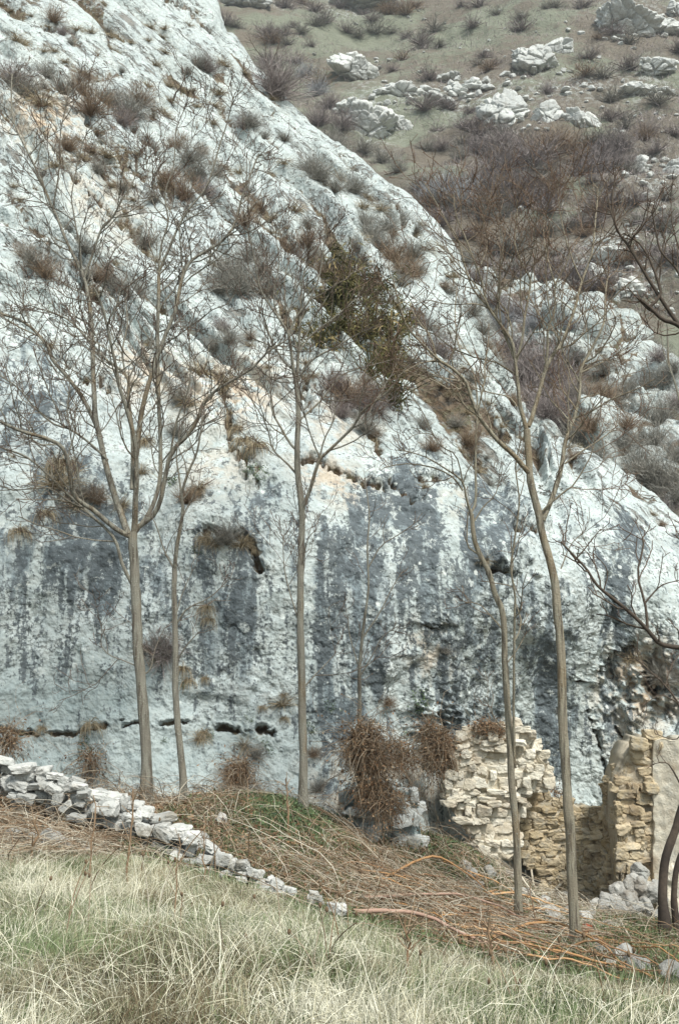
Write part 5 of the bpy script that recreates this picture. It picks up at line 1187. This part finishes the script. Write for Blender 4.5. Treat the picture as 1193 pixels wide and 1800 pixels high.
# dead bramble mounds on the rock foot
def mound(name, label, cx_, cyy, rx, ry, Y, n, seed, droop=.9, lnm=1.0):
    global rng
    keep = rng; rng = np.random.default_rng(seed)
    c = P(cx_, cyy, Y); s = Y / F; root = empty(name, c + np.array([0, 0, -ry * s])); off = np.array(root.location); tag(root, label, 'bush')
    a = rng.normal(size=(n, 3)); a = a / np.maximum(1, np.linalg.norm(a, axis=1) / 1.1)[:, None]
    lb = rng.normal(size=(7, 3)) * np.array([.42, .3, .48]); li = rng.integers(7, size=n); a = a * rng.uniform(.25, .75, 7)[li][:, None] + lb[li]
    b = c + a * np.array([rx * .62, rx * .35, ry * .62]) * s
    m = 6; v = norm(rng.normal(size=(n, 3)) + np.array([0, 0, .3])); ln = rng.uniform(.12, .42, n) * np.where(rng.uniform(size=n) < .16, 2.4, 1) * lnm; kk = fbm(b * 2.6, 3, seed) > -.14; b = b[kk]; v = v[kk]; ln = ln[kk]; n = len(b); pts = [b]
    for q in range(m - 1):
        v = norm(v + rng.normal(size=(n, 3)) * .3 + np.array([0, 0, -droop * .3])); pts.append(pts[-1] + v * (ln / (m - 1))[:, None])
    pts = np.stack(pts, 1) - off
    A = MB(); tubes(A, pts, rng.uniform(.0022, .005, (n, 1)) * np.linspace(1, .5, m)[None], 3, rng.uniform(0, .75, (n, 1))); A.build('stems', M['bram'], root)
    k_ = rng.integers(0, m, (n, 2)); q = pts[np.arange(n)[:, None], k_].reshape(-1, 3); q = q + rng.normal(size=q.shape) * .03
    d = norm(rng.normal(size=q.shape)); z = rng.uniform(.008, .024, len(q))
    B = MB(); ribbons(B, np.stack([q - d * z[:, None], q, q + d * z[:, None]], 1), np.array([[.2, 1, .2]]) * z[:, None], rng.uniform(0, 1, (len(q), 1))); B.build('dead_leaves', M['leafb'], root, smooth=False)
    rng = keep
mound('bramble_mound', 'large drooping mound of dead brown bramble around the sapling foot', 660, 1350, 88, 82, 13.35, 3600, 61)
mound('bramble_mound', 'dark dead creeper hanging in the cleft left of the rubble stump', 768, 1310, 32, 70, 14.9, 1100, 62)
mound('bramble_mound', 'narrow brown creeper hanging below the level crack', 158, 1325, 18, 50, 14.2, 260, 63)
mound('bramble_mound', 'brown bramble patch at the rock foot between slim tree and lone straight tree', 415, 1365, 36, 36, 14.0, 420, 64)
mound('bramble_mound', 'grey-green weeds capping the left rubble stump', 850, 1282, 42, 14, 14.9, 420, 65, .1, .4)
mound('bramble_mound', 'dry weeds sprouting on top of the brown back wall', 945, 1398, 50, 14, 15.9, 420, 66, .1, .4)
mound('bramble_mound', 'tan bramble tangle at the left edge above the stone wall', 12, 1300, 24, 26, 13.8, 220, 67)

# weed stalks
def stalk(px, py, top, w, label, mat='bram', t=.35, side=True, lx=0):
    p = GP(px, py); s = p[1] / F; h = (py - top) * s
    root = empty('weed_stalk', p); tag(root, label, 'weed stalk')
    z = np.linspace(0, 1, 9); wv = np.cumsum(rng.normal(size=(9, 2)) * .012, 0)
    pts = np.stack([wv[:, 0] + lx * s * z ** 1.5, wv[:, 1], z * h], -1); pts[0] = (0, 0, -.03)
    a = MB(); tubes(a, pts[None], (np.linspace(w, w * .4, 9) * s / 2)[None], 6, t); a.build('stem', M[mat], root)
    if side:
        o_ = []
        for k_ in range(12):
            i = rng.integers(3, 8); v = norm(rng.normal(size=3) * .6 + np.array([0, 0, .8])); q = [pts[i] + v * (.05 + .12 * rng.uniform()) * u for u in (0, .4, .75, 1)]; o_.append((np.array(q), np.linspace(w * .4, w * .25, 4) * s / 2))
        [bark_mesh([q_], 3, 'side_shoot', M[mat], root, t + .1) for q_ in o_]
for q in [(235,1575,1400,5,'red-brown dead stalk standing in the grass below the middle of the stone wall'),(148,1560,1410,4,'thin brown stalk at left, crossing the dry stone wall',),(50,1520,1440,6,'dark crooked stalk left of the large white stone'),(715,1735,1625,7,'dark knobbly stalk before the cane pile'),(870,1710,1630,7,'short dark stump-like stalk in the middle of the canes'),(362,1560,1440,3,'thin tan stalk by the stepped end of the stone wall'),(310,1640,1480,3,'pale straight grass stalk below the capping stones'),(940,1640,1560,3,'thin stalk between the two tall trunks'),(505,1470,1375,4,'bent pale stalk beside the lone straight tree')]:
    stalk(*q)
for i in range(46):
    x = rng.uniform(20, 1180); y = crestpy(x) + rng.uniform(30, 210); y = min(y, 1785)
    p = GP(x, y); h = rng.uniform(50, 130); s = p[1] / F
    me = MB(); z = np.linspace(0, 1, 8); lx = rng.normal() * .25
    tubes(me, np.stack([lx * z ** 2 * h * s, rng.normal() * .1 * z ** 2, z * h * s], -1)[None], (np.linspace(2.6, 1.4, 8) * s / 2)[None], 4, float(rng.uniform(.1, .9)))
    hd, f = rock(2, 8, .2); me.add(hd * np.array([.008, .008, .014]) + np.array([lx * h * s, 0, h * s]), f, .1)
    o = me.build('seed_stalk', M['bram'], loc=p); tag(o, 'thin dry stalk with a small dark seed head standing in the straw grass', 'weed stalk', 'seed stalks in the grass')

# ---------------------------------------------------------------- canes and poles
def cane(pts, w, mat, name, label, group=None, tint=.5, lift=None):
    W = []
    for j, (x, y) in enumerate(pts):
        p = GP(x, y); 
        if lift is not None: p = p + np.array([0, 0, lift[j]])
        W.append(p)
    q = catmull(np.array(W), 16); q = q + np.cumsum(rng.normal(size=q.shape) * np.array([.006, .02, .010]), 0); q[:, 2] = np.maximum(q[:, 2], G(q[:, 0], q[:, 1]) + .01)
    a = MB(); s = q[:, 1].mean() / F; tubes(a, (q - q[0])[None], (np.linspace(w, w * .45, 16) * s / 2)[None], 6, tint)
    o = a.build(name, M[mat], loc=q[0]); tag(o, label, 'stick', group)
    return o
g = np.random.default_rng(9)
named = [([(620,1625),(700,1628),(800,1655),(860,1672)], 9, 'pink', 'longest pinkish pole lying along the front of the brushwood', [.1, .12, .08, .03]),
 ([(860,1655),(960,1650),(1040,1680),(1100,1710)], 6, 'cane', 'orange cane arching in front of the tallest tree foot', [.05, .22, .15, .02]),
 ([(660,1560),(760,1545),(830,1570),(870,1600)], 5, 'cane', 'orange cane bowed over the left end of the pile', [.05, .25, .12, .02]),
 ([(900,1660),(980,1690),(1080,1710),(1150,1722)], 6, 'cane', 'bright orange cane running right to the stones', [.05, .1, .08, .02]),
 ([(640,1590),(760,1600),(860,1615),(960,1655)], 6, 'pink', 'second pinkish pole above the longest one', [.05, .15, .15, .05])]
for pts, w, mt, lb, lf in named: cane(pts, w, mt, 'cut_pole' if mt == 'pink' else 'cut_cane', lb, None, .5, lf)
for i in range(72):
    if i < 46: x = g.normal(930, 110); y = 1632 + .27 * (x - 860) + g.normal() * 22; L_ = g.uniform(110, 300); sl = g.uniform(.08, .36)
    else: x = g.normal(760, 95); y = 1560 + .28 * (x - 700) + g.normal() * 26; L_ = g.uniform(100, 260); sl = g.uniform(.0, .5)
    y0 = y - sl * L_ / 2; y1 = y + sl * L_ / 2; b = g.uniform(-12, 14)
    pts = [(x - L_ / 2, y0), (x - L_ / 6, y0 + (y1 - y0) * .33 + b * .5), (x + L_ / 6, y0 + (y1 - y0) * .66 + b * .3), (x + L_ / 2, y1)]
    lf = np.array([.0, 1, .9, .2]) * g.uniform(.0, .09) + .04
    cane(pts, g.uniform(2.2, 4.6), 'cane', 'cut_cane', 'thin orange-brown cut cane lying crosswise in the tangled cane pile', 'thin cut canes in the pile', float(g.uniform(0, .8)), lf)
def stick(a, b, w, label, mat='bram', t=.9, za=0, zb=0):
    A, B = GP(*a), GP(*b); A = A + np.array([0, 0, za]); B = B + np.array([0, 0, zb])
    z = np.linspace(0, 1, 10)[:, None]; q = A + (B - A) * z + np.cumsum(g.normal(size=(10, 3)) * .008, 0); s = A[1] / F
    m_ = MB(); tubes(m_, (q - A)[None], (np.linspace(w, w * .6, 10) * s / 2)[None], 8, t)
    tag(m_.build('dead_branch', M[mat], loc=A), label, 'branch')
stick((935,1605), (998,1548), 8, 'thick bleached branch propped between the two tall trunks', 'bark', .9, .05, .12)
stick((1055,1600), (1150,1725), 3, 'long thin pale stick slanting down beside the stones right of the tallest tree', t=.95, za=.3)
stick((1135,1650), (1175,1662), 5, 'short pale stick on the grass under the dark trunk')
stick((1160,1640), (1195,1650), 4, 'broken pale stick nearest the right edge')
stick((905,1560), (950,1600), 4, 'thin grey stick leaning against the thinner tall tree', za=.25)
stick((1000,1700), (1060,1670), 6, 'grey dead branch lying among the stones below the tallest tree', 'bark', .9)
stick((935,1560), (938,1610), 4, 'upright grey splinter standing between the tall trunks', za=.3)
# clay lump on the stone
def clay():
    p = GP(1031, 1640); s = p[1] / F; v, f = rock(4, 9, .05, 77, .8)
    m_ = MB(); m_.add(v * np.array([9, 9, 8.5]) * s + np.array([0, 0, 6 * s]), f, .6)
    tag(m_.build('clay_block', M['brick'], smooth=True, loc=p), 'small bright red clay lump beside the tallest tree foot', 'clay block')
clay()
finish_labels()
# ---------------------------------------------------------------- the air
def haze():
    x0, x1, y0, y1, z0, z1 = -450, 450, -320, 520, -30, 420
    v = np.array([[x, y, z] for x in (x0, x1) for y in (y0, y1) for z in (z0, z1)], float)
    f = np.array([[0, 1, 3, 2], [4, 6, 7, 5], [0, 4, 5, 1], [2, 3, 7, 6], [0, 2, 6, 4], [1, 5, 7, 3]])
    mt = bpy.data.materials.new('thin_haze'); mt.use_nodes = True; nt = mt.node_tree; nt.nodes.clear()
    o = nt.nodes.new('ShaderNodeOutputMaterial'); pv = nt.nodes.new('ShaderNodeVolumePrincipled'); nt.links.new(pv.outputs[0], o.inputs['Volume'])
    pv.inputs['Color'].default_value = (.86, .93, 1.0, 1); pv.inputs['Density'].default_value = 0.00045
    mb_ = MB(); mb_.add(v, f); tag(mb_.build('haze', mt, smooth=False), 'thin pale haze in the valley air', kind='stuff')
haze()
